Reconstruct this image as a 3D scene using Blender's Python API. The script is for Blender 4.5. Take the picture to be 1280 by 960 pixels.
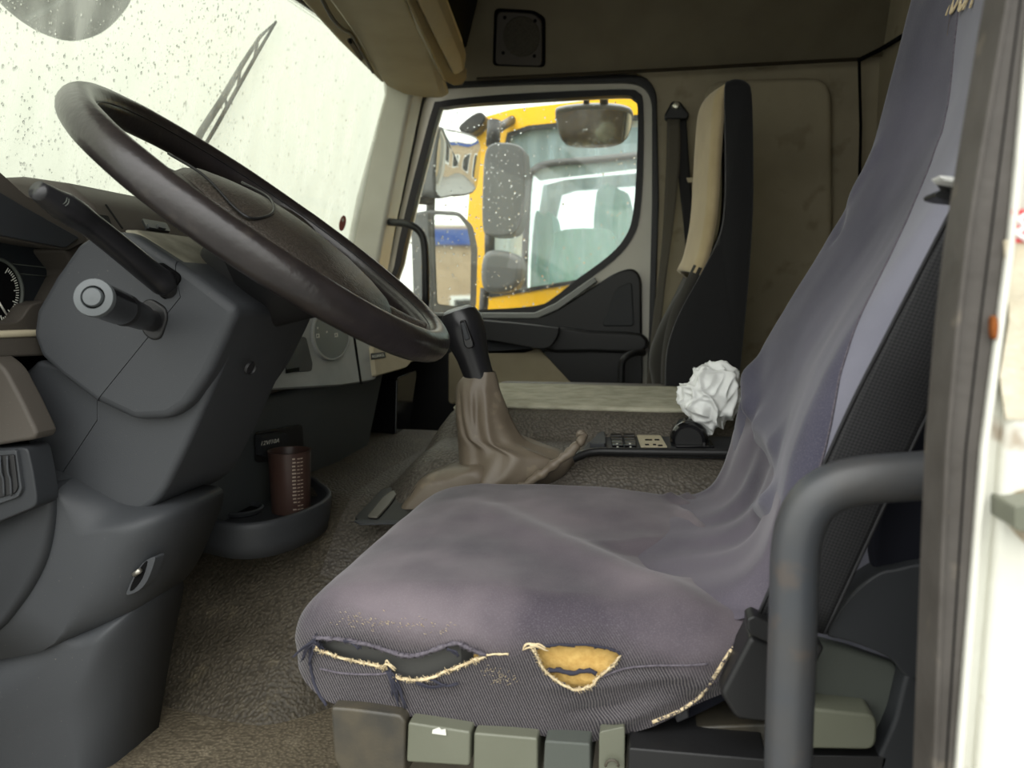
import bpy, bmesh, math, random
import numpy as np
from mathutils import Vector, Matrix, noise

random.seed(7)
for o in list(bpy.data.objects):
    bpy.data.objects.remove(o)
SC = bpy.context.scene
COL = SC.collection

# ------------------------------------------------------------------ camera
F = 950.0
YAW = math.radians(10.5)
PITCH = math.radians(6.3)
CAM = np.array([0.0, 0.0, 0.6])
fw = np.array([-math.sin(YAW) * math.cos(PITCH), math.cos(YAW) * math.cos(PITCH), -math.sin(PITCH)])
rt = np.array([math.cos(YAW), math.sin(YAW), 0.0])
up = np.cross(rt, fw)
cd = bpy.data.cameras.new('camera')
cam = bpy.data.objects.new('camera', cd)
COL.objects.link(cam)
cam.matrix_world = Matrix((
    (rt[0], up[0], -fw[0], CAM[0]),
    (rt[1], up[1], -fw[1], CAM[1]),
    (rt[2], up[2], -fw[2], CAM[2]),
    (0, 0, 0, 1)))
cd.sensor_fit = 'HORIZONTAL'
cd.sensor_width = 36.0
cd.lens = F / 1280.0 * 36.0
cd.clip_start = 0.02
cd.clip_end = 300
cd.dof.use_dof = True
cd.dof.focus_distance = 0.95
cd.dof.aperture_fstop = 7.0
SC.camera = cam

# ------------------------------------------------------------------ world: bright overcast sky
w = bpy.data.worlds.new('overcast')
SC.world = w
w.use_nodes = True
nt = w.node_tree
bg = nt.nodes['Background']
tc = nt.nodes.new('ShaderNodeTexCoord')
sep = nt.nodes.new('ShaderNodeSeparateXYZ')
ramp = nt.nodes.new('ShaderNodeValToRGB')
ramp.color_ramp.elements[0].position = 0.0
ramp.color_ramp.elements[0].color = (0.62, 0.635, 0.58, 1)
ramp.color_ramp.elements[1].position = 1.0
ramp.color_ramp.elements[1].color = (1.75, 1.75, 1.72, 1)
nt.links.new(tc.outputs['Generated'], sep.inputs[0])
nt.links.new(sep.outputs['Z'], ramp.inputs[0])
nt.links.new(ramp.outputs[0], bg.inputs[0])
bg.inputs[1].default_value = 1.7

SC.view_settings.view_transform = 'Standard'
SC.view_settings.look = 'None'
SC.view_settings.gamma = 1.0
SC.view_settings.use_curve_mapping = False
SC.view_settings.exposure = 0.74


# ------------------------------------------------------------------ geometry helpers
def ray(px, py):
    return fw + rt * (px - 640.0) / F + up * (480.0 - py) / F


def P(px, py, Y):
    d = ray(px, py)
    return Vector(CAM + d * (Y / d[1]))


def PX(px, py, X):
    d = ray(px, py)
    return Vector(CAM + d * (X / d[0]))


def PZ(px, py, Z):
    d = ray(px, py)
    return Vector(CAM + d * ((Z - CAM[2]) / d[2]))


def PP(px, py, p0, n):
    d = ray(px, py)
    n = np.array(n, float)
    t = ((np.array(p0) - CAM) @ n) / (d @ n)
    return Vector(CAM + d * t)


def srgb(r, g, b):
    def f(c):
        c /= 255.0
        return c / 12.92 if c <= 0.04045 else ((c + 0.055) / 1.055) ** 2.4
    return (f(r), f(g), f(b), 1.0)


def crom(pts, n=6, closed=False):
    """Catmull-Rom through the points, n steps per span."""
    pts = [np.array(p, float) for p in pts]
    m = len(pts)
    out = []
    spans = m if closed else m - 1
    for i in range(spans):
        p1, p2 = pts[i], pts[(i + 1) % m]
        p0 = pts[i - 1] if (closed or i > 0) else 2 * p1 - p2
        p3 = pts[(i + 2) % m] if (closed or i + 2 < m) else 2 * p2 - p1
        for k in range(n):
            t = k / n
            out.append(0.5 * ((2 * p1) + (-p0 + p2) * t + (2 * p0 - 5 * p1 + 4 * p2 - p3) * t * t
                              + (-p0 + 3 * p1 - 3 * p2 + p3) * t ** 3))
    if not closed:
        out.append(pts[-1])
    return out


def rounded(pts, r, seg=4):
    """Round the corners of a closed 2D polygon by a fixed length r."""
    out = []
    m = len(pts)
    for i in range(m):
        p = np.array(pts[i], float)
        a = np.array(pts[i - 1], float)
        b = np.array(pts[(i + 1) % m], float)
        da, db = a - p, b - p
        la, lb = np.linalg.norm(da), np.linalg.norm(db)
        ra = min(r, la * .45)
        rb = min(r, lb * .45)
        s, e = p + da / la * ra, p + db / lb * rb
        for k in range(seg + 1):
            t = k / seg
            out.append((1 - t) ** 2 * s + 2 * t * (1 - t) * p + t * t * e)
    return out


def finish(me, name, mat, parent=None, smooth=True):
    o = bpy.data.objects.new(name, me)
    COL.objects.link(o)
    if mat is not None:
        me.materials.append(mat)
    if smooth:
        me.polygons.foreach_set('use_smooth', [True] * len(me.polygons))
    if parent is not None:
        attach(o, parent)
    return o


def attach(o, parent):
    o.parent = parent
    o.matrix_parent_inverse = parent.matrix_world.inverted()


def from_py(name, verts, faces, mat, parent=None, smooth=True, recalc=True):
    me = bpy.data.meshes.new(name)
    me.from_pydata([tuple(v) for v in verts], [], faces)
    if recalc:
        bm = bmesh.new()
        bm.from_mesh(me)
        bmesh.ops.recalc_face_normals(bm, faces=bm.faces)
        bm.to_mesh(me)
        bm.free()
    me.update()
    return finish(me, name, mat, parent, smooth)


def add_bevel(o, width, seg=3, angle=35):
    if width <= 0:
        return o
    b = o.modifiers.new('bevel', 'BEVEL')
    b.width = width
    b.segments = seg
    b.limit_method = 'ANGLE'
    b.angle_limit = math.radians(angle)
    b.use_clamp_overlap = True
    wn = o.modifiers.new('normals', 'WEIGHTED_NORMAL')
    wn.keep_sharp = False
    return o


def plate(name, pts, vec, mat, parent=None, bevel=0.0, seg=3, pts2=None, angle=35, smooth=True):
    """Polygon extruded along a vector (or lofted to a second polygon)."""
    n = len(pts)
    vec = Vector(vec)
    a = [Vector(p) for p in pts]
    b = [p + vec for p in a] if pts2 is None else [Vector(p) for p in pts2]
    faces = [list(range(n)), list(range(2 * n - 1, n - 1, -1))]
    for i in range(n):
        j = (i + 1) % n
        faces.append([i, i + n, j + n, j])
    o = from_py(name, a + b, faces, mat, parent, smooth)
    if bevel > 0:
        add_bevel(o, bevel, seg, angle)
    else:
        wn = o.modifiers.new('normals', 'WEIGHTED_NORMAL')
        wn.keep_sharp = True
        o.data.set_sharp_from_angle(angle=math.radians(30))
    return o


def prism(name, px, Y0, Y1, mat, parent=None, bevel=0.006, seg=3, angle=35):
    return plate(name, [P(x, y, Y0) for x, y in px], (0, Y1 - Y0, 0), mat, parent, bevel, seg, angle=angle)


def pillow(name, px, Y0, Y1, r, mat, parent=None, n=6, both=False, dens=4, closed_curve=True, roll=None):
    """Soft-edged solid: outline in the XZ plane at depth Y0+r, near edge rolled over with radius r."""
    pts = [np.array(p) for p in (crom(px, dens, True) if closed_curve else px)]
    w_ = [P(x, y, Y0 + r * .35) for x, y in pts]
    m = len(w_)
    xz = [np.array((p.x, p.z)) for p in w_]
    cx_ = sum(xz) / m
    nr = [(cx_ - p) / (np.linalg.norm(cx_ - p) + 1e-9) for p in xz]
    rw_ = [1.0 if roll is None else sstep(roll[0], roll[1], p[0]) for p in pts]
    rings = []
    prof = [(r * (1 - math.sin(k / n * math.pi / 2)), Y0 + r * (1 - math.cos(k / n * math.pi / 2))) for k in range(n + 1)]
    if both:
        prof += [(a, Y1 - (b - Y0)) for a, b in prof[::-1]]
    else:
        prof.append((0.0, Y1))
    for (ins, y) in prof:
        rings.append([Vector((xz[i][0] + nr[i][0] * ins * rw_[i], y, xz[i][1] + nr[i][1] * ins * rw_[i])) for i in range(m)])
    return grid(name, rings, mat, parent, closed_v=True, cap=True)


def half(name, px, flat, Y0, Y1, mat, parent, bevel, seg=4):
    """Prism whose outline edges listed in flat stay sharp and flush (joint lines)."""
    o = prism(name, px, Y0, Y1, mat, parent, 0)
    n = len(px)
    me = o.data
    at = me.attributes.new('bevel_weight_edge', 'FLOAT', 'EDGE')
    bad = set()
    for i in flat:
        j = (i + 1) % n
        bad.add(frozenset((i, j)))
        bad.add(frozenset((i + n, j + n)))
        bad.add(frozenset((i, i + n)))
        bad.add(frozenset((j, j + n)))
    for e in me.edges:
        at.data[e.index].value = 0.0 if frozenset(e.vertices) in bad else 1.0
    o.modifiers.clear()
    b = o.modifiers.new('bevel', 'BEVEL')
    b.width = bevel
    b.segments = seg
    b.limit_method = 'WEIGHT'
    wn = o.modifiers.new('normals', 'WEIGHTED_NORMAL')
    wn.keep_sharp = True
    return o


def tube(name, pts, r, mat, parent=None, n=12, closed=False, squash=None, upv=(0, 0, 1)):
    pts = [Vector(p) for p in pts]
    m = len(pts)
    rs = r if hasattr(r, '__len__') else [r] * m
    verts, faces = [], []
    prev = None
    for i, p in enumerate(pts):
        a = pts[i - 1] if (i > 0 or closed) else p
        b = pts[(i + 1) % m] if (i < m - 1 or closed) else p
        t = (b - a).normalized()
        if prev is None:
            u = Vector(upv)
            if abs(u.dot(t)) > .95:
                u = Vector((1, 0, 0))
        else:
            u = prev
        s = (u - t * u.dot(t)).normalized()
        prev = s
        q = t.cross(s)
        sq = 1.0 if squash is None else squash
        for k in range(n):
            th = 2 * math.pi * k / n
            verts.append(p + (s * math.cos(th) + q * math.sin(th) * sq) * rs[i])
    for i in range(m if closed else m - 1):
        j = (i + 1) % m
        for k in range(n):
            l = (k + 1) % n
            faces.append([i * n + k, i * n + l, j * n + l, j * n + k])
    if not closed:
        faces.append(list(range(n - 1, -1, -1)))
        faces.append(list(range((m - 1) * n, m * n)))
    return from_py(name, verts, faces, mat, parent)


def grid(name, G, mat, parent=None, closed_u=False, closed_v=False, thick=0.0, keep=None, cap=False):
    """G[i][j] points -> quads."""
    m, n = len(G), len(G[0])
    verts = [p for row in G for p in row]
    faces = []
    for i in range(m if closed_u else m - 1):
        i2 = (i + 1) % m
        for j in range(n if closed_v else n - 1):
            j2 = (j + 1) % n
            if keep is not None and not keep(i, j):
                continue
            faces.append([i * n + j, i * n + j2, i2 * n + j2, i2 * n + j])
    if cap:
        faces.append(list(range(n)))
        faces.append(list(range((m - 1) * n, m * n))[::-1])
    o = from_py(name, verts, faces, mat, parent)
    if thick:
        s = o.modifiers.new('thickness', 'SOLIDIFY')
        s.thickness = thick
        s.offset = 0
    return o


def lathe(name, prof, c, axis, mat, parent=None, n=28, cap=True):
    """prof: (radius, distance along axis) pairs, from the base point c along axis."""
    axis = Vector(axis).normalized()
    h = Vector((0, 0, 1)) if abs(axis.z) < .9 else Vector((1, 0, 0))
    s = (h - axis * h.dot(axis)).normalized()
    q = axis.cross(s)
    c = Vector(c)
    verts, faces = [], []
    for (r, d) in prof:
        for k in range(n):
            th = 2 * math.pi * k / n
            verts.append(c + axis * d + (s * math.cos(th) + q * math.sin(th)) * r)
    for i in range(len(prof) - 1):
        for k in range(n):
            l = (k + 1) % n
            faces.append([i * n + k, i * n + l, (i + 1) * n + l, (i + 1) * n + k])
    if cap:
        faces.append(list(range(n - 1, -1, -1)))
        faces.append(list(range((len(prof) - 1) * n, len(prof) * n)))
    o = from_py(name, verts, faces, mat, parent)
    o.data.set_sharp_from_angle(angle=math.radians(40))
    return o


def ring(name, outer, inner, vec, mat, parent=None, bevel=0.0, n=72, centre=None):
    """Frame between two star-shaped outlines (3D, coplanar), given thickness."""
    def resample(pts, ang):
        pts = [np.array(p, float) for p in pts]
        out = []
        for a in ang:
            d = np.array((math.cos(a), math.sin(a)))
            best = None
            for i in range(len(pts)):
                p, q = pts[i], pts[(i + 1) % len(pts)]
                e = q - p
                M = np.array(((d[0], -e[0]), (d[1], -e[1])))
                det = np.linalg.det(M)
                if abs(det) < 1e-12:
                    continue
                t, s = np.linalg.solve(M, p)
                if t > 0 and -1e-6 <= s <= 1 + 1e-6:
                    best = t if best is None else max(best, t)
            out.append(d * (best or 0))
        return out
    outer = [Vector(p) for p in outer]
    inner = [Vector(p) for p in inner]
    c = Vector(centre) if centre is not None else sum(inner, Vector()) / len(inner)
    # local axes from first points
    e1 = (outer[0] - c).normalized()
    nrm = Vector(vec).normalized()
    e1 = (e1 - nrm * e1.dot(nrm)).normalized()
    e2 = nrm.cross(e1)
    def to2(pts):
        return [((p - c).dot(e1), (p - c).dot(e2)) for p in pts]
    angs = set(2 * math.pi * k / n for k in range(n))
    for p in to2(outer) + to2(inner):
        angs.add(math.atan2(p[1], p[0]) % (2 * math.pi))
    angs = sorted(angs)
    A = resample(to2(outer), angs)
    B = resample(to2(inner), angs)
    h = (outer[0] - c).dot(nrm)
    m = len(angs)
    v = Vector(vec)
    loops = [[c + e1 * p[0] + e2 * p[1] + nrm * h for p in A], [c + e1 * p[0] + e2 * p[1] + nrm * h for p in B]]
    verts = loops[0] + loops[1] + [p + v for p in loops[1]] + [p + v for p in loops[0]]
    faces = []
    for L in range(4):
        M = (L + 1) % 4
        for k in range(m):
            l = (k + 1) % m
            faces.append([L * m + k, L * m + l, M * m + l, M * m + k])
    o = from_py(name, verts, faces, mat, parent)
    if bevel:
        add_bevel(o, bevel, 2)
    else:
        o.data.set_sharp_from_angle(angle=math.radians(40))
    return o


def text(name, s, origin, ex, ey, size, mat, parent, depth=0.0004, shear=0.0, align='CENTER', bold=0.0):
    """Lettering as thin real geometry in the plane spanned by ex, ey."""
    cu = bpy.data.curves.new(name, 'FONT')
    cu.body = s
    cu.size = size
    cu.extrude = depth
    cu.shear = shear
    cu.offset = bold
    cu.align_x = align
    cu.align_y = 'CENTER'
    cu.resolution_u = 3
    tmp = bpy.data.objects.new(name + '_tmp', cu)
    COL.objects.link(tmp)
    dg = bpy.context.evaluated_depsgraph_get()
    me = bpy.data.meshes.new_from_object(tmp.evaluated_get(dg))
    bpy.data.objects.remove(tmp)
    ex, ey = Vector(ex), Vector(ey)
    ez = ex.cross(ey).normalized()
    me.transform(Matrix((
        (ex.x, ey.x, ez.x, origin[0]), (ex.y, ey.y, ez.y, origin[1]), (ex.z, ey.z, ez.z, origin[2]), (0, 0, 0, 1))))
    me.materials.clear()
    return finish(me, name, mat, parent, smooth=False)


def thing(name, loc, label, cat, group=None):
    o = bpy.data.objects.new(name, None)
    COL.objects.link(o)
    o.location = loc
    o.empty_display_size = .05
    tag(o, label, cat, group)
    bpy.context.view_layer.update()
    return o


def tag(o, label, cat, group=None, kind=None):
    o['label'] = label
    o['category'] = cat
    if group:
        o['group'] = group
    if kind:
        o['kind'] = kind
    return o


def struct(o, label=None):
    o['kind'] = 'structure'
    if label:
        o['label'] = label
    return o


def inpoly(x, y, poly):
    c = False
    n = len(poly)
    j = n - 1
    for i in range(n):
        xi, yi = poly[i]
        xj, yj = poly[j]
        if (yi > y) != (yj > y) and x < (xj - xi) * (y - yi) / (yj - yi) + xi:
            c = not c
        j = i
    return c


def sstep(a, b, x):
    t = min(1.0, max(0.0, (x - a) / (b - a)))
    return t * t * (3 - 2 * t)


def interp(x, xs, ys):
    return float(np.interp(x, xs, ys))


# ------------------------------------------------------------------ materials
def mat(name, rgb, rough=.6, spec=.4, bump=None, vary=None, metal=0.0, coat=0.0, sheen=0.0, dust=None):
    """rgb: albedo as sRGB bytes; bump=(scale, strength); vary=(scale, amount, rgb2); dust=(scale, rgb, amount)."""
    m = bpy.data.materials.new(name)
    m.use_nodes = True
    t = m.node_tree
    b = t.nodes['Principled BSDF']
    c = srgb(*rgb)
    b.inputs['Base Color'].default_value = c
    b.inputs['Roughness'].default_value = rough
    b.inputs['Specular IOR Level'].default_value = spec
    b.inputs['Metallic'].default_value = metal
    b.inputs['Coat Weight'].default_value = coat
    b.inputs['Sheen Weight'].default_value = sheen
    m.diffuse_color = c
    co = t.nodes.new('ShaderNodeTexCoord')
    last = None
    if vary:
        nz = t.nodes.new('ShaderNodeTexNoise')
        nz.inputs['Scale'].default_value = vary[0]
        nz.inputs['Detail'].default_value = 6
        t.links.new(co.outputs['Object'], nz.inputs['Vector'])
        mp = t.nodes.new('ShaderNodeMapRange')
        mp.inputs[1].default_value = .35
        mp.inputs[2].default_value = .65
        mp.inputs[4].default_value = vary[1]
        t.links.new(nz.outputs['Fac'], mp.inputs[0])
        mx = t.nodes.new('ShaderNodeMix')
        mx.data_type = 'RGBA'
        mx.inputs[6].default_value = c
        mx.inputs[7].default_value = srgb(*vary[2])
        t.links.new(mp.outputs[0], mx.inputs[0])
        last = mx.outputs[2]
    if dust:
        nz = t.nodes.new('ShaderNodeTexNoise')
        nz.inputs['Scale'].default_value = dust[0]
        nz.inputs['Detail'].default_value = 3
        t.links.new(co.outputs['Object'], nz.inputs['Vector'])
        mp = t.nodes.new('ShaderNodeMapRange')
        mp.inputs[1].default_value = dust[3] if len(dust) > 3 else .62
        mp.inputs[2].default_value = (dust[3] if len(dust) > 3 else .62) + .1
        mp.inputs[4].default_value = dust[2]
        t.links.new(nz.outputs['Fac'], mp.inputs[0])
        mx = t.nodes.new('ShaderNodeMix')
        mx.data_type = 'RGBA'
        if last:
            t.links.new(last, mx.inputs[6])
        else:
            mx.inputs[6].default_value = c
        mx.inputs[7].default_value = srgb(*dust[1])
        t.links.new(mp.outputs[0], mx.inputs[0])
        last = mx.outputs[2]
    if last:
        t.links.new(last, b.inputs['Base Color'])
    if bump:
        if len(bump) > 2 and bump[2] == 'cell':
            nz = t.nodes.new('ShaderNodeTexVoronoi')
            nz.feature = 'SMOOTH_F1'
            out = 'Distance'
        else:
            nz = t.nodes.new('ShaderNodeTexNoise')
            nz.inputs['Detail'].default_value = 3
            out = 'Fac'
        nz.inputs['Scale'].default_value = bump[0]
        t.links.new(co.outputs['Object'], nz.inputs['Vector'])
        if len(bump) > 2:
            mg = t.nodes.new('ShaderNodeMapRange')  # relief shading put into the colour: grain pits darker, crowns lighter
            mg.inputs[1].default_value = .15
            mg.inputs[2].default_value = .62
            mg.inputs[3].default_value = 1.15
            mg.inputs[4].default_value = .62
            t.links.new(nz.outputs[out], mg.inputs[0])
            vm = t.nodes.new('ShaderNodeVectorMath')
            vm.operation = 'SCALE'
            if last:
                t.links.new(last, vm.inputs[0])
            else:
                vm.inputs[0].default_value = c[:3]
            t.links.new(mg.outputs[0], vm.inputs['Scale'])
            t.links.new(vm.outputs[0], b.inputs['Base Color'])
        bp = t.nodes.new('ShaderNodeBump')
        bp.inputs['Strength'].default_value = bump[1]
        bp.inputs['Distance'].default_value = .5 / bump[0]
        if len(bump) > 2:
            bp.invert = True
        t.links.new(nz.outputs[out], bp.inputs['Height'])
        t.links.new(bp.outputs[0], b.inputs['Normal'])
    return m


M = {}
M['plastic'] = mat('dark plastic', (57, 59, 62), .55, .35, (900, .25), dust=(330, (120, 116, 106), .5, .70))
M['plastic2'] = mat('darker plastic', (44, 46, 49), .5, .35, (900, .25), dust=(300, (110, 106, 98), .5, .72))
M['plastic_brown'] = mat('brown grey plastic', (74, 69, 63), .6, .35, (900, .25), dust=(300, (150, 144, 130), .5, .70))
M['black'] = mat('black plastic', (30, 30, 31), .45, .4, (700, .15))
M['gloss_black'] = mat('glossy black plastic', (18, 18, 20), .12, .5)
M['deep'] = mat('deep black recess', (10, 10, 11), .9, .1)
M['grey_panel'] = mat('light grey panel', (172, 176, 174), .5, .4, (700, .12), vary=(25, .4, (156, 160, 158)))
M['dial'] = mat('dark dial', (78, 85, 88), .4, .4)
M['white_mark'] = mat('white marking', (215, 215, 205), .6, .3)
M['beige'] = mat('beige plastic', (186, 176, 150), .6, .35, (800, .15), vary=(18, .4, (168, 158, 132)))
M['beige_paint'] = mat('beige grey painted metal', (204, 201, 188), .32, .5, (40, .03), vary=(12, .4, (188, 184, 170)))
M['visor'] = mat('beige visor vinyl', (168, 157, 130), .62, .3, (350, .2), vary=(9, .5, (146, 135, 110)))
M['headliner'] = mat('dark beige felt', (122, 115, 98), .95, .1, (500, .3), vary=(7, .6, (106, 99, 83)))
M['wall_cloth'] = mat('olive beige wall cloth', (174, 164, 142), .9, .15, (420, .3), vary=(6, .6, (154, 145, 124)), dust=(14, (128, 119, 98), .5, .60))
M['mat_brown'] = mat('embossed brown rubber', (92, 85, 73), .58, .4, (230, 1.0, 'cell'), vary=(9, .7, (66, 60, 48)), dust=(26, (120, 110, 88), .35, .60))
M['floor'] = mat('dusty grey brown floor rubber', (108, 99, 82), .7, .3, (240, .7, 'cell'), vary=(7, .8, (118, 108, 90)), dust=(30, (140, 130, 110), .5, .58))
M['console_vinyl'] = mat('embossed taupe vinyl', (94, 88, 80), .5, .45, (230, 1.0, 'cell'), vary=(12, .6, (82, 77, 69)))
M['top_mat'] = mat('pale worn mat', (186, 183, 164), .8, .25, (300, .4), vary=(30, .8, (150, 147, 128)))
M['boot'] = mat('taupe leather', (118, 108, 94), .42, .45, (700, .2), vary=(18, .6, (100, 88, 74)), dust=(40, (150, 138, 118), .4, .6))
M['wheel'] = mat('worn leather rim', (34, 30, 30), .30, .5, (120, .12), vary=(45, .6, (44, 39, 38)), dust=(60, (64, 58, 52), .35, .62))
M['pad'] = mat('grained wheel pad', (58, 53, 48), .42, .5, (420, .5, 'cell'), vary=(20, .5, (70, 63, 55)))
M['stalk'] = mat('satin black stalk', (34, 34, 36), .3, .45)
M['stalk_end'] = mat('grey stalk end', (82, 86, 88), .35, .4)
M['webbing'] = mat('black webbing', (44, 44, 46), .75, .3)
M['yellow'] = mat('yellow truck paint', (255, 196, 0), .3, .5, vary=(3, .3, (255, 188, 0)))
M['mirror_back'] = mat('grey mirror housing', (96, 98, 98), .5, .4, (300, .2))
M['glass_mirror'] = mat('mirror glass', (220, 224, 222), .03, .5, metal=1.0)
M['olive'] = mat('olive grey plastic', (104, 106, 92), .34, .5, (600, .12), vary=(14, .5, (92, 94, 80)))
M['seat_trim'] = mat('dark olive seat plastic', (58, 56, 51), .32, .4, (500, .2), vary=(30, .5, (90, 82, 66)))
M['slate'] = mat('slate grey side cover', (80, 84, 79), .55, .35, (600, .2))
M['bar'] = mat('worn painted steel bar', (58, 62, 68), .42, .5, (60, .05), vary=(14, .7, (72, 69, 66)), dust=(30, (86, 75, 66), .5, .62))
M['rubber'] = mat('dirty rubber seal', (78, 74, 70), .6, .35, (140, .2), vary=(30, .7, (60, 56, 52)), dust=(40, (130, 120, 104), .4, .62))
M['pillar_vinyl'] = mat('embossed black vinyl', (66, 66, 60), .5, .4, (260, 1.0, 'cell'), vary=(40, .6, (84, 82, 72)))
M['white_paint'] = mat('chipped white paint', (216, 216, 206), .45, .5, (50, .1), vary=(16, .6, (200, 198, 186)), dust=(42, (150, 132, 110), .75, .64))
M['rust'] = mat('rust', (140, 82, 40), .9, .1, (200, .6), vary=(80, .8, (90, 50, 26)))
M['metal'] = mat('dull zinc metal', (170, 166, 156), .35, .5, metal=.8)
M['red'] = mat('red sticker', (206, 34, 48), .4, .4)
M['white'] = mat('white plastic', (232, 232, 228), .4, .4)
M['foam'] = mat('yellow foam', (214, 178, 108), .95, .1, (420, .7), vary=(160, .7, (188, 148, 82)))
M['thread'] = mat('beige thread', (222, 206, 172), .95, .1, vary=(300, .8, (190, 168, 130)))
M['thread_blue'] = mat('faded blue thread', (106, 101, 108), .95, .1, vary=(400, .8, (74, 70, 78)))
M['thread_dark'] = mat('dark thread', (58, 58, 68), .95, .1)
M['lining'] = mat('grey seat lining', (78, 78, 76), .95, .15, (900, .4))
M['cup'] = mat('brown cup', (72, 54, 48), .4, .4, vary=(30, .4, (64, 38, 32)))
M['cup_print'] = mat('cup print', (170, 156, 140), .7)
M['asphalt'] = mat('wet asphalt', (120, 120, 116), .5, .4, (30, .3), vary=(2, .6, (100, 100, 98)))
M['teal'] = mat('teal seat cover', (120, 216, 190), .8, .2)
M['cab_dark'] = mat('grey cab lining', (168, 184, 186), .8, .2)
M['building'] = mat('tan brick building', (178, 158, 132), .85, .2, (4, .3), vary=(1.5, .6, (150, 130, 106)))
M['blue_sign'] = mat('blue sign', (60, 86, 150), .5, .3)
M['cream'] = mat('cream velour', (205, 186, 148), .9, .15, (500, .25), sheen=.3, vary=(14, .5, (184, 164, 126)))
M['seat_black'] = mat('black seat cloth', (36, 36, 38), .9, .2, (600, .3), sheen=.2)
M['seat_grey'] = mat('dark grey seat cloth', (64, 62, 58), .9, .2, (600, .3), sheen=.2)
M['navy'] = mat('dark navy cloth', (28, 29, 36), .95, .1, (600, .3))
M['brass'] = mat('bolt', (190, 188, 170), .3, .5, metal=.9)


def fabric(c1=(82, 79, 91), c2=(108, 104, 114)):
    """Purple-grey stretch seat cover: denim-like twill, faded on top, worn scuffs."""
    m = bpy.data.materials.new('purple grey denim cover')
    m.use_nodes = True
    t = m.node_tree
    N, L = t.nodes, t.links
    b = N['Principled BSDF']
    b.inputs['Roughness'].default_value = .8
    b.inputs['Specular IOR Level'].default_value = .25
    b.inputs['Sheen Weight'].default_value = .25
    b.inputs['Sheen Roughness'].default_value = .4
    co = N.new('ShaderNodeTexCoord')
    geo = N.new('ShaderNodeNewGeometry')

    def noise_(scale, det=4):
        n = N.new('ShaderNodeTexNoise')
        n.inputs['Scale'].default_value = scale
        n.inputs['Detail'].default_value = det
        L.new(co.outputs['Object'], n.inputs['Vector'])
        return n.outputs['Fac']

    def rng(v, a, bb, c, d):
        n = N.new('ShaderNodeMapRange')
        for k, x in enumerate((a, bb, c, d)):
            n.inputs[k + 1].default_value = x
        L.new(v, n.inputs[0])
        return n.outputs[0]

    def mix(f, a, bb):
        n = N.new('ShaderNodeMix')
        n.data_type = 'RGBA'
        L.new(f, n.inputs[0])
        for k, x in ((6, a), (7, bb)):
            if isinstance(x, tuple):
                n.inputs[k].default_value = x
            else:
                L.new(x, n.inputs[k])
        return n.outputs[2]

    def math_(op, a, bb):
        n = N.new('ShaderNodeMath')
        n.operation = op
        for k, x in enumerate((a, bb)):
            if isinstance(x, (int, float)):
                n.inputs[k].default_value = x
            else:
                L.new(x, n.inputs[k])
        return n.outputs[0]
    # faded / unfaded cloth
    base = mix(rng(noise_(6), .35, .65, 0, 1), srgb(*c1), srgb(*c2))
    # the lower skirt of the cushion is unfaded dark twill
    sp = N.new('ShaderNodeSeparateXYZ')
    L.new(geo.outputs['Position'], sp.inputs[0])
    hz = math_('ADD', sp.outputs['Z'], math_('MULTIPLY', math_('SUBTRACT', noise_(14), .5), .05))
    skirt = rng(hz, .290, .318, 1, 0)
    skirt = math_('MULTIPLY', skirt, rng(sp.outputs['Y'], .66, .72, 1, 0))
    wv = N.new('ShaderNodeTexWave')
    wv.bands_direction = 'DIAGONAL'
    wv.inputs['Scale'].default_value = 190
    wv.inputs['Distortion'].default_value = .6
    wv.inputs['Detail'].default_value = 1
    mp = N.new('ShaderNodeMapping')
    mp.inputs['Rotation'].default_value = (0, math.radians(-20), 0)
    L.new(co.outputs['Object'], mp.inputs[0])
    L.new(mp.outputs[0], wv.inputs['Vector'])
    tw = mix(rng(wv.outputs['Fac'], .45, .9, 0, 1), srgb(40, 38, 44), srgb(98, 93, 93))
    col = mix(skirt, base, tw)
    # worn threads
    scuff = math_('MULTIPLY', rng(noise_(260, 2), .58, .66, 0, 1), rng(noise_(11, 2), .60, .72, 0, 1))
    band = math_('MULTIPLY', rng(hz, .285, .30, 0, 1), rng(hz, .315, .335, 1, 0))
    scuff = math_('MULTIPLY', math_('MULTIPLY', scuff, band), rng(sp.outputs['Y'], .66, .72, 1, 0))
    col = mix(math_('MULTIPLY', scuff, .8), col, srgb(196, 180, 150))
    # fine weave speckle
    col = mix(rng(noise_(900, 2), .5, .75, 0, .22), col, srgb(136, 132, 138))
    L.new(col, b.inputs['Base Color'])
    bp = N.new('ShaderNodeBump')
    bp.inputs['Strength'].default_value = .3
    bp.inputs['Distance'].default_value = .0008
    L.new(math_('ADD', noise_(700, 2), math_('MULTIPLY', wv.outputs['Fac'], math_('MULTIPLY', skirt, .6))), bp.inputs['Height'])
    L.new(bp.outputs[0], b.inputs['Normal'])
    return m


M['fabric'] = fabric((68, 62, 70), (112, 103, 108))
M['fabric_mid'] = fabric((64, 60, 71), (98, 92, 102))
M['fabric_back'] = fabric((60, 59, 74), (84, 82, 97))
M['fabric_side'] = fabric((112, 112, 124), (130, 130, 142))


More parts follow.
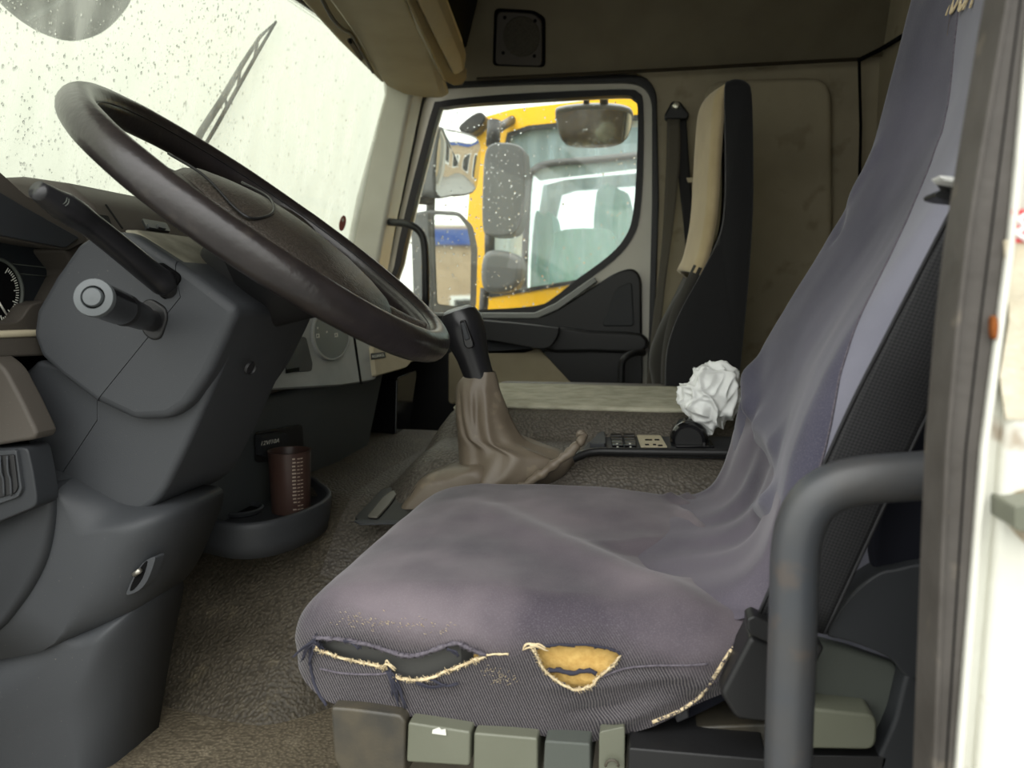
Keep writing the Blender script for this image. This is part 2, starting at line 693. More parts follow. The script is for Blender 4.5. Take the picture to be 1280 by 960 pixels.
def webbing_mat():
    m = mat('ribbed black belt webbing', (46, 46, 48), .6, .35)
    t = m.node_tree
    b = t.nodes['Principled BSDF']
    co = t.nodes.new('ShaderNodeTexCoord')
    v = t.nodes.new('ShaderNodeTexChecker')
    v.inputs['Scale'].default_value = 560
    mp = t.nodes.new('ShaderNodeMapping')
    mp.inputs['Rotation'].default_value = (0, math.radians(28), 0)
    t.links.new(co.outputs['Object'], mp.inputs[0])
    sp = t.nodes.new('ShaderNodeSeparateXYZ')
    cb = t.nodes.new('ShaderNodeCombineXYZ')
    t.links.new(mp.outputs[0], sp.inputs[0])
    t.links.new(sp.outputs[0], cb.inputs[0])
    t.links.new(sp.outputs[2], cb.inputs[1])
    cb.inputs[2].default_value = .0005
    t.links.new(cb.outputs[0], v.inputs['Vector'])
    v.inputs['Color1'].default_value = srgb(52, 52, 54)
    v.inputs['Color2'].default_value = srgb(30, 30, 32)
    t.links.new(v.outputs['Color'], b.inputs['Base Color'])
    return m


M['belt'] = webbing_mat()


def glass(name, tint=(1, 1, 1), haze=.0, gloss=.06, streak=False):
    """Window pane: clear, faintly reflecting, with a film of condensation; truck panes get a painted sky reflection."""
    m = bpy.data.materials.new(name)
    m.use_nodes = True
    t = m.node_tree
    for n in list(t.nodes):
        t.nodes.remove(n)
    out = t.nodes.new('ShaderNodeOutputMaterial')
    tr = t.nodes.new('ShaderNodeBsdfTransparent')
    tr.inputs[0].default_value = (*tint, 1)
    gl = t.nodes.new('ShaderNodeBsdfGlossy')
    gl.inputs['Roughness'].default_value = .02
    m1 = t.nodes.new('ShaderNodeMixShader')
    m1.inputs[0].default_value = gloss
    t.links.new(tr.outputs[0], m1.inputs[1])
    t.links.new(gl.outputs[0], m1.inputs[2])
    last = m1
    if haze:
        df = t.nodes.new('ShaderNodeBsdfDiffuse' if 'truck' in name else 'ShaderNodeBsdfTranslucent')
        df.inputs[0].default_value = (.9, .92, .86, 1) if 'truck' not in name else (.66, .84, .90, 1)  # truck panes: sky reflection put in as a pale blue diffuse veil
        m2 = t.nodes.new('ShaderNodeMixShader')
        co = t.nodes.new('ShaderNodeTexCoord')
        mp = t.nodes.new('ShaderNodeMapping')
        mp.inputs['Scale'].default_value = (1, 1, .12) if streak else (1, 1, 1)
        nz = t.nodes.new('ShaderNodeTexNoise')
        nz.inputs['Scale'].default_value = 26
        nz.inputs['Detail'].default_value = 5
        t.links.new(co.outputs['Object'], mp.inputs[0])
        t.links.new(mp.outputs[0], nz.inputs['Vector'])
        rg = t.nodes.new('ShaderNodeMapRange')
        rg.inputs[1].default_value = .35
        rg.inputs[2].default_value = .7
        rg.inputs[3].default_value = haze * .4
        rg.inputs[4].default_value = haze
        t.links.new(nz.outputs['Fac'], rg.inputs[0])
        t.links.new(rg.outputs[0], m2.inputs[0])
        t.links.new(m1.outputs[0], m2.inputs[1])
        t.links.new(df.outputs[0], m2.inputs[2])
        last = m2
    t.links.new(last.outputs[0], out.inputs[0])
    return m


M['windscreen'] = glass('wet windscreen glass', (.61, .625, .57), .22, .02, True)
M['door_glass'] = glass('door glass', (.97, .99, .96), .03, .03, True)
M['truck_glass'] = glass('blue tinted truck glass', (.92, .98, .99), .30, .05, True)
wd = bpy.data.materials.new('water drop')
wd.use_nodes = True
wb = wd.node_tree.nodes['Principled BSDF']
wb.inputs['Transmission Weight'].default_value = 1
wb.inputs['Roughness'].default_value = .02
wb.inputs['IOR'].default_value = 1.33
M['drop'] = wd
bagm = mat('thin white plastic bag', (238, 240, 238), .35, .45)
bagm.node_tree.nodes['Principled BSDF'].inputs['Subsurface Weight'].default_value = .15
bagm.node_tree.nodes['Principled BSDF'].inputs['Subsurface Radius'].default_value = (.01, .01, .01)
M['bag'] = bagm

# ================================================================== SETTING
ground = from_py('ground', [(-60, -60, -1.25), (60, -60, -1.25), (60, 60, -1.25), (-60, 60, -1.25)], [[0, 1, 2, 3]], M['asphalt'])
struct(ground, 'wet grey asphalt yard outside the cab')


def quad_slab(name, pts, vec, m, bevel=0.0):
    return struct(plate(name, pts, vec, m, None, bevel))


# cab floor
G = []
for i in range(41):
    x = -1.02 + 1.66 * i / 40
    row = []
    for j in range(41):
        y = .44 + 1.88 * j / 40
        z = .006 * noise.noise((x * 5, y * 5, 0)) + .010 * math.exp(-((y - .80 - .08 * math.sin(3 * x)) / .03) ** 2)
        row.append((x, y, z))
    G.append(row)
floor = grid('floor', G, M['floor'])
s = floor.modifiers.new('thickness', 'SOLIDIFY')
s.thickness = .03
s.offset = -1
struct(floor, 'dusty brown rubber cab floor')

# rear wall, passenger side wall (behind the door), roof
quad_slab('wall_back', [(.60, .42, -.02), (.60, 2.34, -.02), (.60, 2.34, 1.72), (.60, .42, 1.72)], (.05, 0, 0), M['wall_cloth'])
quad_slab('ceiling', [(-.98, .30, 1.66), (.65, .30, 1.66), (.65, 2.40, 1.66), (-.98, 2.40, 1.66)], (0, 0, .05), M['headliner'])
# side wall behind the passenger door with its soft bulge
wl = [(816, 60), (1090, 60), (1090, 620), (816, 620)]
side = plate('wall_passenger_side', [P(x, y, 2.33) for x, y in ((540, 100), (700, 93), (795, 91), (810, 99), (817, 118), (815, 760), (1110, 760), (1110, 55), (540, 55))], (0, .05, 0), M['wall_cloth'])
struct(side, 'olive beige cloth side wall behind the passenger door')
# padded recess panel of the side wall
pw = plate('wall_pad', [P(x, y, 2.275) for x, y in rounded([(880, 100), (1040, 95), (1042, 560), (870, 560)], 30)], (0, .03, 0), M['wall_cloth'], side, .02, 4)
# upper side panel above the door, leaning in to the roof
up0 = [P(540, 104, 2.31), P(1150, 68, 2.31)]
upper = plate('wall_upper', [up0[0], up0[1], Vector((up0[1].x + .20, 2.12, 1.70)), Vector((up0[0].x - .25, 2.12, 1.70))], (0, .06, .02), M['headliner'])
struct(upper, 'dark felt panel above the passenger door')
tr = tube('edge_trim', crom([P(596, 99, 2.285), P(820, 88, 2.285), P(960, 80, 2.285), P(1074, 74, 2.285)], 6), .005, mat('dark brown seam', (58, 52, 42), .9, .1), upper, 8)
# rear wall seam and corner trim
cor = tube('corner_seam', [P(1074, 78, 2.28), P(1076, 160, 2.28), P(1074, 240, 2.28), P(1072, 420, 2.28)], .004, M['deep'], side)
seam2 = tube('roof_seam', [P(1072, 76, 2.28), PX(1100, 62, .585), PX(1140, 38, .585)], .006, M['deep'], upper)

# front bulkhead under the windscreen
quad_slab('wall_front', [(-1.05, .40, -.02), (-1.05, 2.36, -.02), (-1.05, 2.36, .73), (-1.05, .40, .73)], (-.04, 0, 0), M['black'])
# far side wall under the dash (passenger footwell)
quad_slab('wall_footwell', [P(300, 400, 2.41), P(840, 400, 2.41), P(840, 800, 2.41), P(300, 800, 2.41)], (0, .04, 0), M['plastic2'])
# strip of body over the driver's door opening
quad_slab('wall_driver_header', [(-.80, .36, 1.46), (.65, .36, 1.46), (.65, .36, 1.70), (-.80, .36, 1.70)], (0, .05, 0), M['headliner'])


# windscreen
def ws_x(y, t):
    return -.865 - .10 * (1 - ((y - 1.3) / .9) ** 2) + .13 * t


def ws(y, t, off=0.0):
    return Vector((ws_x(y, t) - off, y, .735 + .52 * t))


WT = 1.055


def WS(px, py, off):
    """point on the windscreen (shifted outward) seen at a pixel"""
    d = ray(px, py)
    lo_, hi_ = .5, 4.0
    for _ in range(60):
        m_ = (lo_ + hi_) / 2
        p = CAM + d * m_
        t = (p[2] - .735) / .52
        if p[0] > ws_x(p[1], t) - off:
            lo_ = m_
        else:
            hi_ = m_
    return Vector(CAM + d * lo_)


win = thing('window_1', (-.95, 1.2, .735), 'large wet windscreen streaked with rain drops', 'window')
win['kind'] = 'structure'
G = [[ws(.36 + 1.80 * i / 40, WT * j / 16) for j in range(17)] for i in range(41)]
grid('pane', G, M['windscreen'], win, thick=.005)
edge = [ws(.36 + 1.80 * i / 30, WT) for i in range(31)]
tube('rubber_edge', edge, .009, M['black'], win)
tube('rubber_edge', [ws(2.165, j / 12) for j in range(13)], .007, M['black'], win)
# dotted frit band along the top edge
verts, faces = [], []
for i in range(240):
    y = .9 + 1.24 * i / 240
    for k in range(3):
        t = WT - .015 - .012 * k
        c = ws(y + (.0025 if k % 2 else 0), t, -.004)
        r = .0021 - .0004 * k
        b0 = len(verts)
        for a in range(6):
            th = a * math.pi / 3
            verts.append(c + Vector((.13 / .52 * math.sin(th) * r, math.cos(th) * r, math.sin(th) * r)))
        faces.append([b0 + a for a in range(6)])
fr = from_py('dotted_band', verts, faces, M['black'], win, False, False)
fr['kind'] = 'stuff'


def drops(name, n, place, parent, rmin, rmax, axis):
    """Flattened water beads as one heap of real geometry."""
    verts, faces = [], []
    ax = Vector(axis).normalized()
    s = Vector((0, 0, 1))
    s = (s - ax * s.dot(ax)).normalized()
    q = ax.cross(s)
    for _ in range(n):
        c = place()
        if c is None:
            continue
        r = rmin + (rmax - rmin) * random.random() ** 3
        st = random.uniform(1, 1.5)
        b0 = len(verts)
        for (rr, h) in ((1, 0), (.75, .35)):
            for a in range(7):
                th = a * 2 * math.pi / 7
                verts.append(c + s * math.sin(th) * r * rr * st + q * math.cos(th) * r * rr + ax * h * r)
        verts.append(c + ax * .5 * r)
        for a in range(7):
            d = (a + 1) % 7
            faces.append([b0 + a, b0 + d, b0 + 7 + d, b0 + 7 + a])
            faces.append([b0 + 7 + a, b0 + 7 + d, b0 + 14])
        faces.append([b0 + a for a in range(6, -1, -1)])
    o = from_py(name, verts, faces, M['drop'], parent)
    o['kind'] = 'stuff'
    return o


drops('rain_drops', 3800, lambda: ws(random.uniform(.85, 1.55) if random.random() < .8 else random.uniform(1.5, 2.1), random.random(), .004), win, .0007, .0024, (-1, 0, .25))
# small round service sticker on the screen
c = PX(428, 279, -.885)
st = thing('round_sticker', c, 'small round dark red sticker on the windscreen by the pillar', 'sticker')
lathe('disc', [(.0001, 0), (.022, 0), (.022, .001), (.0001, .001)], WS(428, 279, -.006), (1, 0, -.25), mat('faded red print', (150, 70, 64), .6), st)
lathe('print', [(.0001, 0), (.006, 0), (.006, .001), (.0001, .001)], WS(428.5, 275, -.0078), (1, 0, -.25), M['white_mark'], st, 6)
st['label'] = 'small round dark red sticker on the windscreen by the pillar'

hg = grid('wall_windscreen_header', [[ws(y, WT), ws(y, WT) + Vector((.02, 0, .04)), Vector((-.72, y, 1.50)), Vector((-.70, y, 1.70))] for y in np.linspace(.34, 2.36, 30)], M['visor'], thick=.02)
struct(hg, 'beige header over the windscreen')
# far windscreen pillar
ap = prism('trim_1', [(476, 85), (520, 96), (512, 132), (497, 205), (482, 278), (470, 345), (466, 372), (424, 372), (433, 300), (444, 245), (462, 180), (479, 118)], 2.14, 2.24, M['beige_paint'], None, .014, 4)
struct(ap, 'beige grey windscreen pillar on the passenger side')

# overhead: header over the windscreen, shelf lip
hd = plate('trim_2', [P(300, -60, 1.25), P(372, -6, 1.50), P(425, 52, 1.80), P(478, 104, 2.12), P(500, 98, 2.12), P(450, 30, 1.80), P(420, -30, 1.5), P(360, -90, 1.25)], (-.03, 0, .04), M['visor'], None, .006)
struct(hd, 'beige header trim along the top of the windscreen')

# ================================================================== PASSENGER DOOR
YD = 2.34
door = thing('door_1', P(660, 480, YD), 'passenger door with black trim and rain spotted window', 'door')
door['kind'] = 'structure'
win_px = [(546, 139), (554, 132), (600, 127), (700, 121), (778, 117), (793, 121), (799, 133), (798, 200), (793, 268), (783, 297), (762, 321), (720, 352), (692, 374), (670, 384), (600, 389), (489, 391), (499, 330), (511, 275), (530, 200)]
win_px = [tuple(p) for p in crom(win_px, 3, True)]
frame_px = [(527, 126), (534, 115), (550, 109), (660, 104), (788, 102), (806, 108), (815, 124), (815, 250), (811, 420), (806, 520), (455, 520), (471, 420), (483, 330), (495, 275), (514, 190)]
frame_px = [tuple(p) for p in rounded(frame_px, 12, 3)]
ring('door_frame', [P(x, y, YD) for x, y in frame_px], [P(x, y, YD) for x, y in win_px], (0, .06, 0), M['beige_paint'], door, .010, centre=P(665, 260, YD))
gask = []
cx, cy = 662, 258
for x, y in win_px:
    d = math.hypot(x - cx, y - cy)
    gask.append((x + (x - cx) / d * 7, y + (y - cy) / d * 7))
ring('window_gasket', [P(x, y, YD - .006) for x, y in gask], [P(cx + (x - cx) * .985, cy + (y - cy) * .985, YD - .006) for x, y in win_px], (0, .03, 0), M['black'], door, .003, centre=P(665, 260, YD - .006))
pn = plate('window_pane', [P(cx + (x - cx) * 1.02, cy + (y - cy) * 1.02, YD + .022) for x, y in win_px], (0, .004, 0), M['door_glass'], door)


def on_pane():
    x, y = random.uniform(500, 800), random.uniform(118, 392)
    if random.random() < .55:
        x = random.uniform(500, 660)
    return P(x, y, YD + .031) if inpoly(x, y, win_px) else None


drops('pane_drops', 900, on_pane, pn, .0010, .0036, (0, 1, 0))
# black body seal round the door
seal_px = [(x + (x - 662) / math.hypot(x - 662, y - 300) * (9 if x > 545 else 20), y + (y - 300) / math.hypot(x - 662, y - 300) * 9 - 2) for x, y in frame_px]
sl = ring('seal', [P(x, y, YD - .02) for x, y in seal_px], [P(x, y, YD - .02) for x, y in frame_px], (0, .06, 0), M['black'], door, .005, centre=P(665, 260, YD - .02))
# inner door trim
prism('upper_trim', rounded([(560, 396), (676, 397), (702, 384), (768, 341), (790, 334), (802, 345), (803, 500), (560, 500)], 14), YD - .03, YD + .03, M['black'], door, .008)
prism('trim_recess', rounded([(770, 360), (790, 352), (793, 408), (752, 408)], 6), YD - .034, YD - .02, M['plastic2'], door, .004)
prism('sill_strip', [(500, 391), (668, 391), (694, 379), (742, 346), (746, 352), (699, 386), (672, 398), (500, 398)], YD - .035, YD + .01, mat('grey sill strip', (136, 138, 134), .35, .5), door, .003)
prism('armrest', crom([(560, 400), (620, 402), (690, 409), (698, 412), (694, 425), (680, 436), (640, 430), (600, 424), (560, 424)], 3, True), YD - .11, YD - .01, M['black'], door, .012, 4)
prism('grip_bar', crom([(690, 410), (740, 414), (803, 418), (803, 440), (740, 440), (680, 438)], 3, True), YD - .07, YD - .01, M['black'], door, .012, 4)
prism('grip_recess', rounded([(570, 424), (640, 428), (672, 437), (655, 442), (570, 442)], 4), YD - .045, YD - .02, M['plastic2'], door, .004)
prism('front_trim', [(430, 394), (566, 394), (575, 440), (600, 470), (640, 540), (640, 640), (430, 640)], YD - .036, YD, M['black'], door, .004)
prism('fabric_insert', rounded([(560, 440), (672, 434), (730, 492), (735, 505), (560, 505)], 6), YD - .045, YD, M['visor'], door, .006)
prism('lower_trim', rounded([(676, 438), (803, 436), (803, 505), (738, 505)], 6), YD - .05, YD, M['black'], door, .008)

# grab handles at the passenger door
gh = tube('grab_rail', crom([P(478, 277, 2.20), P(492, 278, 2.15), P(512, 281, 2.12), P(526, 291, 2.12), P(531, 310, 2.12), P(532, 350, 2.12), P(531, 385, 2.13), P(520, 400, 2.2)], 6), .011, M['black'])
tag(gh, 'black grab handle on the far windscreen pillar', 'grab handle')
gh = tube('grab_rail', crom([P(804, 441, 2.24), P(795, 441, 2.2), P(783, 446, 2.18), P(777, 458, 2.18), P(777, 500, 2.18), P(777, 540, 2.2)], 6), .010, M['black'])
tag(gh, 'black curved grab handle beside the passenger seat', 'grab handle')

# ================================================================== OVERHEAD THINGS
vis = thing('sun_visor', P(470, 60, 1.8), 'beige folded sun visor above the windscreen', 'sun visor')
vo = [(396, -20, 1.38), (420, 12, 1.50), (446, 48, 1.70), (466, 80, 1.92), (482, 107, 2.06), (505, 119, 2.10), (530, 123, 2.12), (553, 124, 2.13), (562, 118, 2.12), (556, 102, 2.04), (536, 62, 1.80), (516, 20, 1.56), (500, -20, 1.40)]
plate('visor_panel', [P(*p) for p in vo], (-.01, .0, .035), M['visor'], vis, .008, 3)
plate('visor_clip', [P(434, 48, 1.68), P(440, 47, 1.68), P(456, 70, 1.82), P(452, 75, 1.82)], (.0, -.004, -.006), M['plastic_brown'], vis, .001)
tube('clip_hole', [P(437, 50, 1.66), P(438, 53, 1.67)], .004, M['deep'], vis)
tube('visor_seam', crom([P(398, -10, 1.39), P(415, 22, 1.49), P(428, 36, 1.56), P(440, 44, 1.66), P(455, 70, 1.80), P(466, 90, 1.93)], 5), .004, M['plastic_brown'], vis)
sh = thing('overhead_shelf', P(560, 60, 1.8), 'beige overhead storage shelf lip with dark slot', 'shelf')
def ext(a, b, Y=.48):
    a, b = P(*a), P(*b)
    return a + (a - b) * ((a.y - Y) / (b.y - a.y))


plate('shelf_lip', [ext((507, -20, 1.44), (564, 92, 2.02)), P(564, 92, 2.02), P(572, 96, 2.04), P(582, 88, 2.06), P(574, 66, 1.98), ext((540, -20, 1.55), (574, 66, 1.98))], (.0, .02, .05), M['beige'], sh, .012, 3)
plate('shelf_edge', [ext((503, -16, 1.42), (556, 100, 2.02)), P(556, 100, 2.02), P(566, 108, 2.08), P(578, 108, 2.10), P(584, 98, 2.12), P(572, 92, 2.06), ext((512, -20, 1.46), (572, 92, 2.06))], (.0, .01, .03), M['visor'], sh, .008, 3)
plate('slot', [P(540, -20, 1.60), P(560, -20, 1.66), P(602, -20, 2.12), P(590, 30, 2.18), P(583, 60, 2.2), P(570, 62, 2.1)], (-.02, .03, .06), M['deep'], sh, .004)

# speaker set in the upper panel
spk = thing('speaker', P(648, 50, 2.2), 'square grey speaker with a round grille above the passenger door', 'speaker')
nrm = (up0[1] - up0[0]).cross(Vector((up0[0].x - .25, 2.12, 1.70)) - up0[0]).normalized()
if nrm.y > 0:
    nrm = -nrm
def US(x, y, o=.0):
    return PP(x, y, up0[0] + nrm * o, nrm)
plate('rim', [US(x, y, .001) for x, y in rounded([(622, 10), (668, 13), (682, 22), (682, 84), (616, 82), (618, 14)], 6)], nrm * .006, M['deep'], spk, .002)
plate('frame', [US(x, y, .004) for x, y in rounded([(626, 14), (668, 17), (678, 26), (678, 82), (620, 80), (622, 18)], 6)], nrm * .012, M['plastic_brown'], spk, .004)
ctr = US(652, 46, .014)
lathe('grille', [(.0001, .006), (.03, .0055), (.052, .004), (.056, .0), (.056, -.004)], ctr, nrm, mat('perforated grille', (70, 66, 56), .7, .3, (420, 1.0, 'cell')), spk, 32, False)
for (x, y) in ((631, 22), (669, 26), (629, 66), (668, 70)):
    lathe('screw', [(.0001, .002), (.005, .002), (.005, -.002)], US(x, y, .017), nrm, M['deep'], spk, 12, False)

# ================================================================== ENGINE TUNNEL AND CONSOLE
def tunnel_h(x, y):
    # low hump running forward
    st0 = .85 + .12 * sstep(-.52, -.34, x)
    yy_ = y + .03 * noise.noise((x * 3, y * 3, 1))
    low = .268 * (.3 * sstep(st0, st0 + .14, yy_) + .7 * sstep(st0 + .08, 1.22, yy_)) + .016 * noise.noise((x * 4, y * 4, 3)) * sstep(1.0, 1.2, y)
    # high console part behind the gear lever
    k = sstep(-.455, -.345, x + .05 * (1.36 - min(y, 1.36)))
    side = interp(y, [1.07, 1.095, 1.12, 1.16, 1.20, 1.285, 1.33, 1.36, 1.80], [.0, .16, .30, .336, .350, .356, .393, .402, .405])
    far = 1 - sstep(1.78, 1.86, y)
    return max(low * (1 - sstep(1.86, 1.98, y)), 0) * (1 - k) + k * max(side * far, low * far)


G = []
for i in range(111):
    x = -1.02 + 1.60 * i / 110
    G.append([(x, y, tunnel_h(x, y) - .002) for y in [.83 + 1.15 * j / 110 for j in range(111)]])
tun = thing('engine_tunnel', (-.2, 1.4, 0), 'embossed brown rubber engine tunnel between the seats', 'engine cover')
grid('rubber_cover', G, M['mat_brown'], tun)
# taupe vinyl console skin over the raised part
G = []
for i in range(81):
    x = -.50 + 1.06 * i / 80
    G.append([(x, y, tunnel_h(x, y) + .003) for y in [1.065 + .80 * j / 80 for j in range(81)]])
grid('console_skin', G, M['console_vinyl'], tun)
# pale mat lying on the top
G = []
for i in range(61):
    x = -.36 + .90 * i / 60
    row = []
    for j in range(21):
        y = 1.352 + .33 * j / 20
        row.append((x, y, tunnel_h(x, y) + .006 + .002 * noise.noise((x * 12, y * 12, 0))))
    G.append(row)
tm = grid('top_mat', G, M['top_mat'], tun, thick=.006)

# gear lever
gl = thing('gear_lever', P(600, 600, 1.2), 'black gear lever with thumb switch and taupe leather boot', 'gear lever')
YG = 1.17
axis0, axis1 = P(575, 396, YG), P(601, 478, YG)
ax = (axis0 - axis1).normalized()
Lk = (axis0 - axis1).length
lathe('knob', [(.021, -.02), (.0225, .0), (.0255, Lk * .4), (.031, Lk * .62), (.034, Lk * .82), (.033, Lk * .95), (.028, Lk + .008), (.016, Lk + .0115)], axis1, ax, M['stalk'], gl, 36)
lathe('knob_cap', [(.0235, Lk + .006), (.024, Lk + .0115), (.018, Lk + .0145), (.0001, Lk + .0155)], axis1, ax, M['grey_panel'], gl, 36, False)
plate('switch_frame', [P(x, y, YG - .034) for x, y in rounded([(574, 401), (581, 399), (592, 430), (591, 435), (584, 436), (580, 432)], 3)], (0, .012, 0), M['gloss_black'], gl, .002)
plate('switch', [P(x, y, YG - .037) for x, y in rounded([(575, 404), (580, 402), (587, 424), (581, 426)], 2)], (0, .01, 0), M['plastic'], gl, .002)
# boot: rings from neck to skirt, with folds
rows = [  # row y px, left px, right px, half depth
    (464, 588, 619, .020), (474, 577, 622, .024), (486, 571, 625, .030), (505, 570, 633, .036), (520, 570, 640, .041), (535, 571, 650, .046),
    (545, 572, 663, .050), (553, 572, 692, .053), (562, 573, 716, .056), (575, 574, 714, .060), (590, 576, 694, .063), (606, 580, 668, .066), (626, 584, 650, .066)]
G = []
NB = 96
cr = crom(rows, 6)
for (y, l, r, hd_) in cr:
    a, b = P(l, y, YG), P(r, y, YG)
    c = (a + b) / 2
    rx = (b.x - a.x) / 2
    t = (y - 464) / 162
    row = []
    for k in range(NB):
        th = 2 * math.pi * k / NB
        amp = sstep(.04, .35, t)
        fold = 1 + .05 * noise.noise((math.cos(th) * 2.2, math.sin(th) * 2.2, t * 3)) \
            + amp * (.13 * math.exp(-((th - 5.35 + t * .9) / .15) ** 2) - .13 * math.exp(-((th - 4.95 + t * .9) / .13) ** 2)
                     + .10 * math.exp(-((th - 4.15 - t * .3) / .13) ** 2) - .10 * math.exp(-((th - 3.9 - t * .3) / .12) ** 2)
                     + .08 * math.exp(-((th - 4.6 + t * .2) / .10) ** 2))
        dz = -.018 * t * math.cos(th) + .006 * amp * noise.noise((th * 2, t * 7, 2))
        row.append(Vector((c.x + rx * math.cos(th) * (1 + (fold - 1) * .4), c.y + hd_ * math.sin(th) * fold, c.z + dz)))
    G.append(row)
grid('boot', G, M['boot'], gl, closed_v=True)
hem = crom([P(648, 612, 1.10), P(672, 596, 1.10), P(698, 577, 1.105), P(718, 560, 1.115), P(728, 548, 1.125), P(726, 543, 1.14)], 7)
tube('boot_hem', [Vector(p) + Vector((0, .004 * noise.noise((k * .5, 0, 0)), .004 * noise.noise((k * .6, 3, 0)))) for k, p in enumerate(hem)],
     [.007 + .003 * noise.noise((k * .45, 7, 1)) for k in range(len(hem))], M['boot'], gl, 12)
pillow('boot_fold', [(500, 650), (509, 620), (524, 600), (548, 590), (572, 586), (600, 584), (612, 605), (600, 650)], 1.10, 1.19, .022, M['boot'], gl, 6)
tube('boot_stitch', [P(x, y, 1.108) for x, y in crom([(509, 632), (516, 614), (530, 603), (552, 596), (576, 592)], 5)], .0012, M['plastic_brown'], gl, 6)
# black surround of the gear lever with a metal latch
gs = thing('console_panel', P(800, 566, 1.2), 'black console panel with small switches beside the driver seat', 'console')
tube('rail', crom([P(590, 650, 1.135), P(640, 620, 1.145), P(690, 590, 1.165), P(722, 571, 1.185), P(744, 564.5, 1.195), P(780, 564.5, 1.197), P(850, 565.5, 1.197), P(935, 566.5, 1.197)], 6), .0065, M['black'], gs, 10)
plate('bed', [P(742, 563, 1.203), P(935, 565, 1.203), P(925, 545, 1.30), P(752, 545, 1.30), P(735, 552, 1.27), P(722, 570, 1.203)], (0, 0, -.012), M['plastic2'], gs, .003)


def CP(x, y, o=0.0):
    """point on the console bed (plane through rail and its far edge)"""
    a, b, c_ = P(742, 563, 1.203), P(935, 565, 1.203), P(752, 545, 1.30)
    n = (b - a).cross(c_ - a).normalized()
    if n.z < 0:
        n = -n
    return PP(x, y, a + n * o, n), n


def cplate(name, px, h, m, parent, bevel=.0015, o=.0):
    pts = [CP(x, y, o)[0] for x, y in px]
    return plate(name, pts, CP(*px[0])[1] * h, m, parent, bevel, 2)


cplate('end_cap', rounded([(736, 560), (748, 546), (756, 544), (758, 560)], 3), .008, M['plastic'], gs)
for r_ in range(4):
    for c_ in range(2):
        x0 = 763 + c_ * 16 + r_ * .6
        y0 = 545.5 + r_ * 3.9
        sw = cplate('switch', [(x0, y0), (x0 + 14, y0), (x0 + 14.5, y0 + 3.2), (x0 + .5, y0 + 3.2)], .006, M['gloss_black'], gs, .001)
        if r_ in (2, 3):
            cplate('icon', [(x0 + 6, y0 + .8), (x0 + 8.5, y0 + .8), (x0 + 8.5, y0 + 2), (x0 + 6, y0 + 2)], .0004, M['white_mark'], sw, 0, .0063)
cplate('label_plate', [(796, 545.5), (826, 546), (834, 560), (801, 560)], .003, M['beige'], gs, .001)
for k, (x0, x1, y) in enumerate(((806, 815, 549), (818, 824, 549), (806, 811, 555), (816, 820, 555), (822, 828, 556))):
    cplate('print', [(x0, y), (x1, y), (x1 + .5, y + 1.6), (x0 + .4, y + 1.6)], .0004, M['deep'], gs, 0, .0032)
cplate('ash_lid', [(842, 553), (888, 553), (893, 560.5), (845, 560.5)], .004, M['gloss_black'], gs, .001)
# black round knob of unknown use standing on the console
kn = thing('round_knob', P(860, 552, 1.26), 'glossy black round knob on the console under the white bag', 'control')
kc = P(861, 551, 1.235)
lathe('body', [(.0001, 0), (.026, 0), (.0295, .004), (.0305, .012), (.0305, .040), (.026, .045), (.0001, .045)], kc, (0.05, 1, .05), M['gloss_black'], kn, 36, False)
lathe('face', [(.0001, -.002), (.021, -.002), (.0225, .001), (.0001, .001)], kc, (0.05, 1, .05), M['black'], kn, 36, False)
# gear surround front end
gf = thing('lever_surround', P(475, 640, 1.12), 'black plastic surround with a metal latch in front of the gear boot', 'panel')
la, lb, lc_ = P(450, 656, 1.10), P(522, 654, 1.10), P(484, 614, 1.225)
ln = (lb - la).cross(lc_ - la).normalized()
if ln.z < 0:
    ln = -ln
LS = lambda x, y, o=0: PP(x, y, la + ln * (o + .014), ln)
plate('base', [LS(x, y) for x, y in rounded([(443, 653), (478, 616), (500, 612), (545, 606), (540, 655), (450, 657)], 5)], ln * .008, M['black'], gf, .003)
plate('edge_lip', [LS(x, y, .008) for x, y in ((443, 653), (450, 657), (540, 655), (540, 651), (452, 652), (448, 651))], ln * .003, M['plastic'], gf, .001)
plate('latch', [LS(x, y, .008) for x, y in rounded([(459, 648), (478, 624), (489, 616), (500, 615), (486, 634), (472, 649)], 3)], ln * .004, mat('grey satin latch', (96, 93, 85), .22, .5), gf, .004)

# crumpled white plastic bag
bag_c = P(887, 500, 1.27)
bm = bmesh.new()
bmesh.ops.create_icosphere(bm, subdivisions=6, radius=1)
for v in bm.verts:
    d = v.co.normalized()
    wq = d + .35 * Vector((noise.noise(d * 1.3 + Vector((1, 2, 3))), noise.noise(d * 1.3 + Vector((5, 2, 1))), noise.noise(d * 1.3 + Vector((8, 1, 4)))))
    ridge_ = 1 - abs(noise.noise(Vector((wq.x * 1.6 + wq.z, wq.y * 1.6, wq.z * .9 - wq.x * .6)) * 1.05 + Vector((3, 1, 7))))
    ridge2 = 1 - abs(noise.noise(Vector((wq.x * .8 + wq.z * 1.6, wq.y * 2, wq.z * .5 - wq.x)) * 1.7 + Vector((9, 4, 2))))
    r = .76 + .20 * ridge_ ** 4 + .10 * ridge2 ** 4 + .012 * noise.noise(d * 7)
    p = Vector((d.x * .054, d.y * .048, d.z * .058)) * r
    p.z += .014 * max(0, d.x * .7 + d.z * .7) ** 3
    if d.z < -.1:
        k = (-.1 - d.z) / .9
        p.x = p.x * (1 - .45 * k) + .002 * k
    v.co = p + bag_c
me = bpy.data.meshes.new('plastic_bag')
bm.to_mesh(me)
bm.free()
bag = finish(me, 'plastic_bag', M['bag'])
tag(bag, 'crumpled white plastic bag on the console', 'bag')

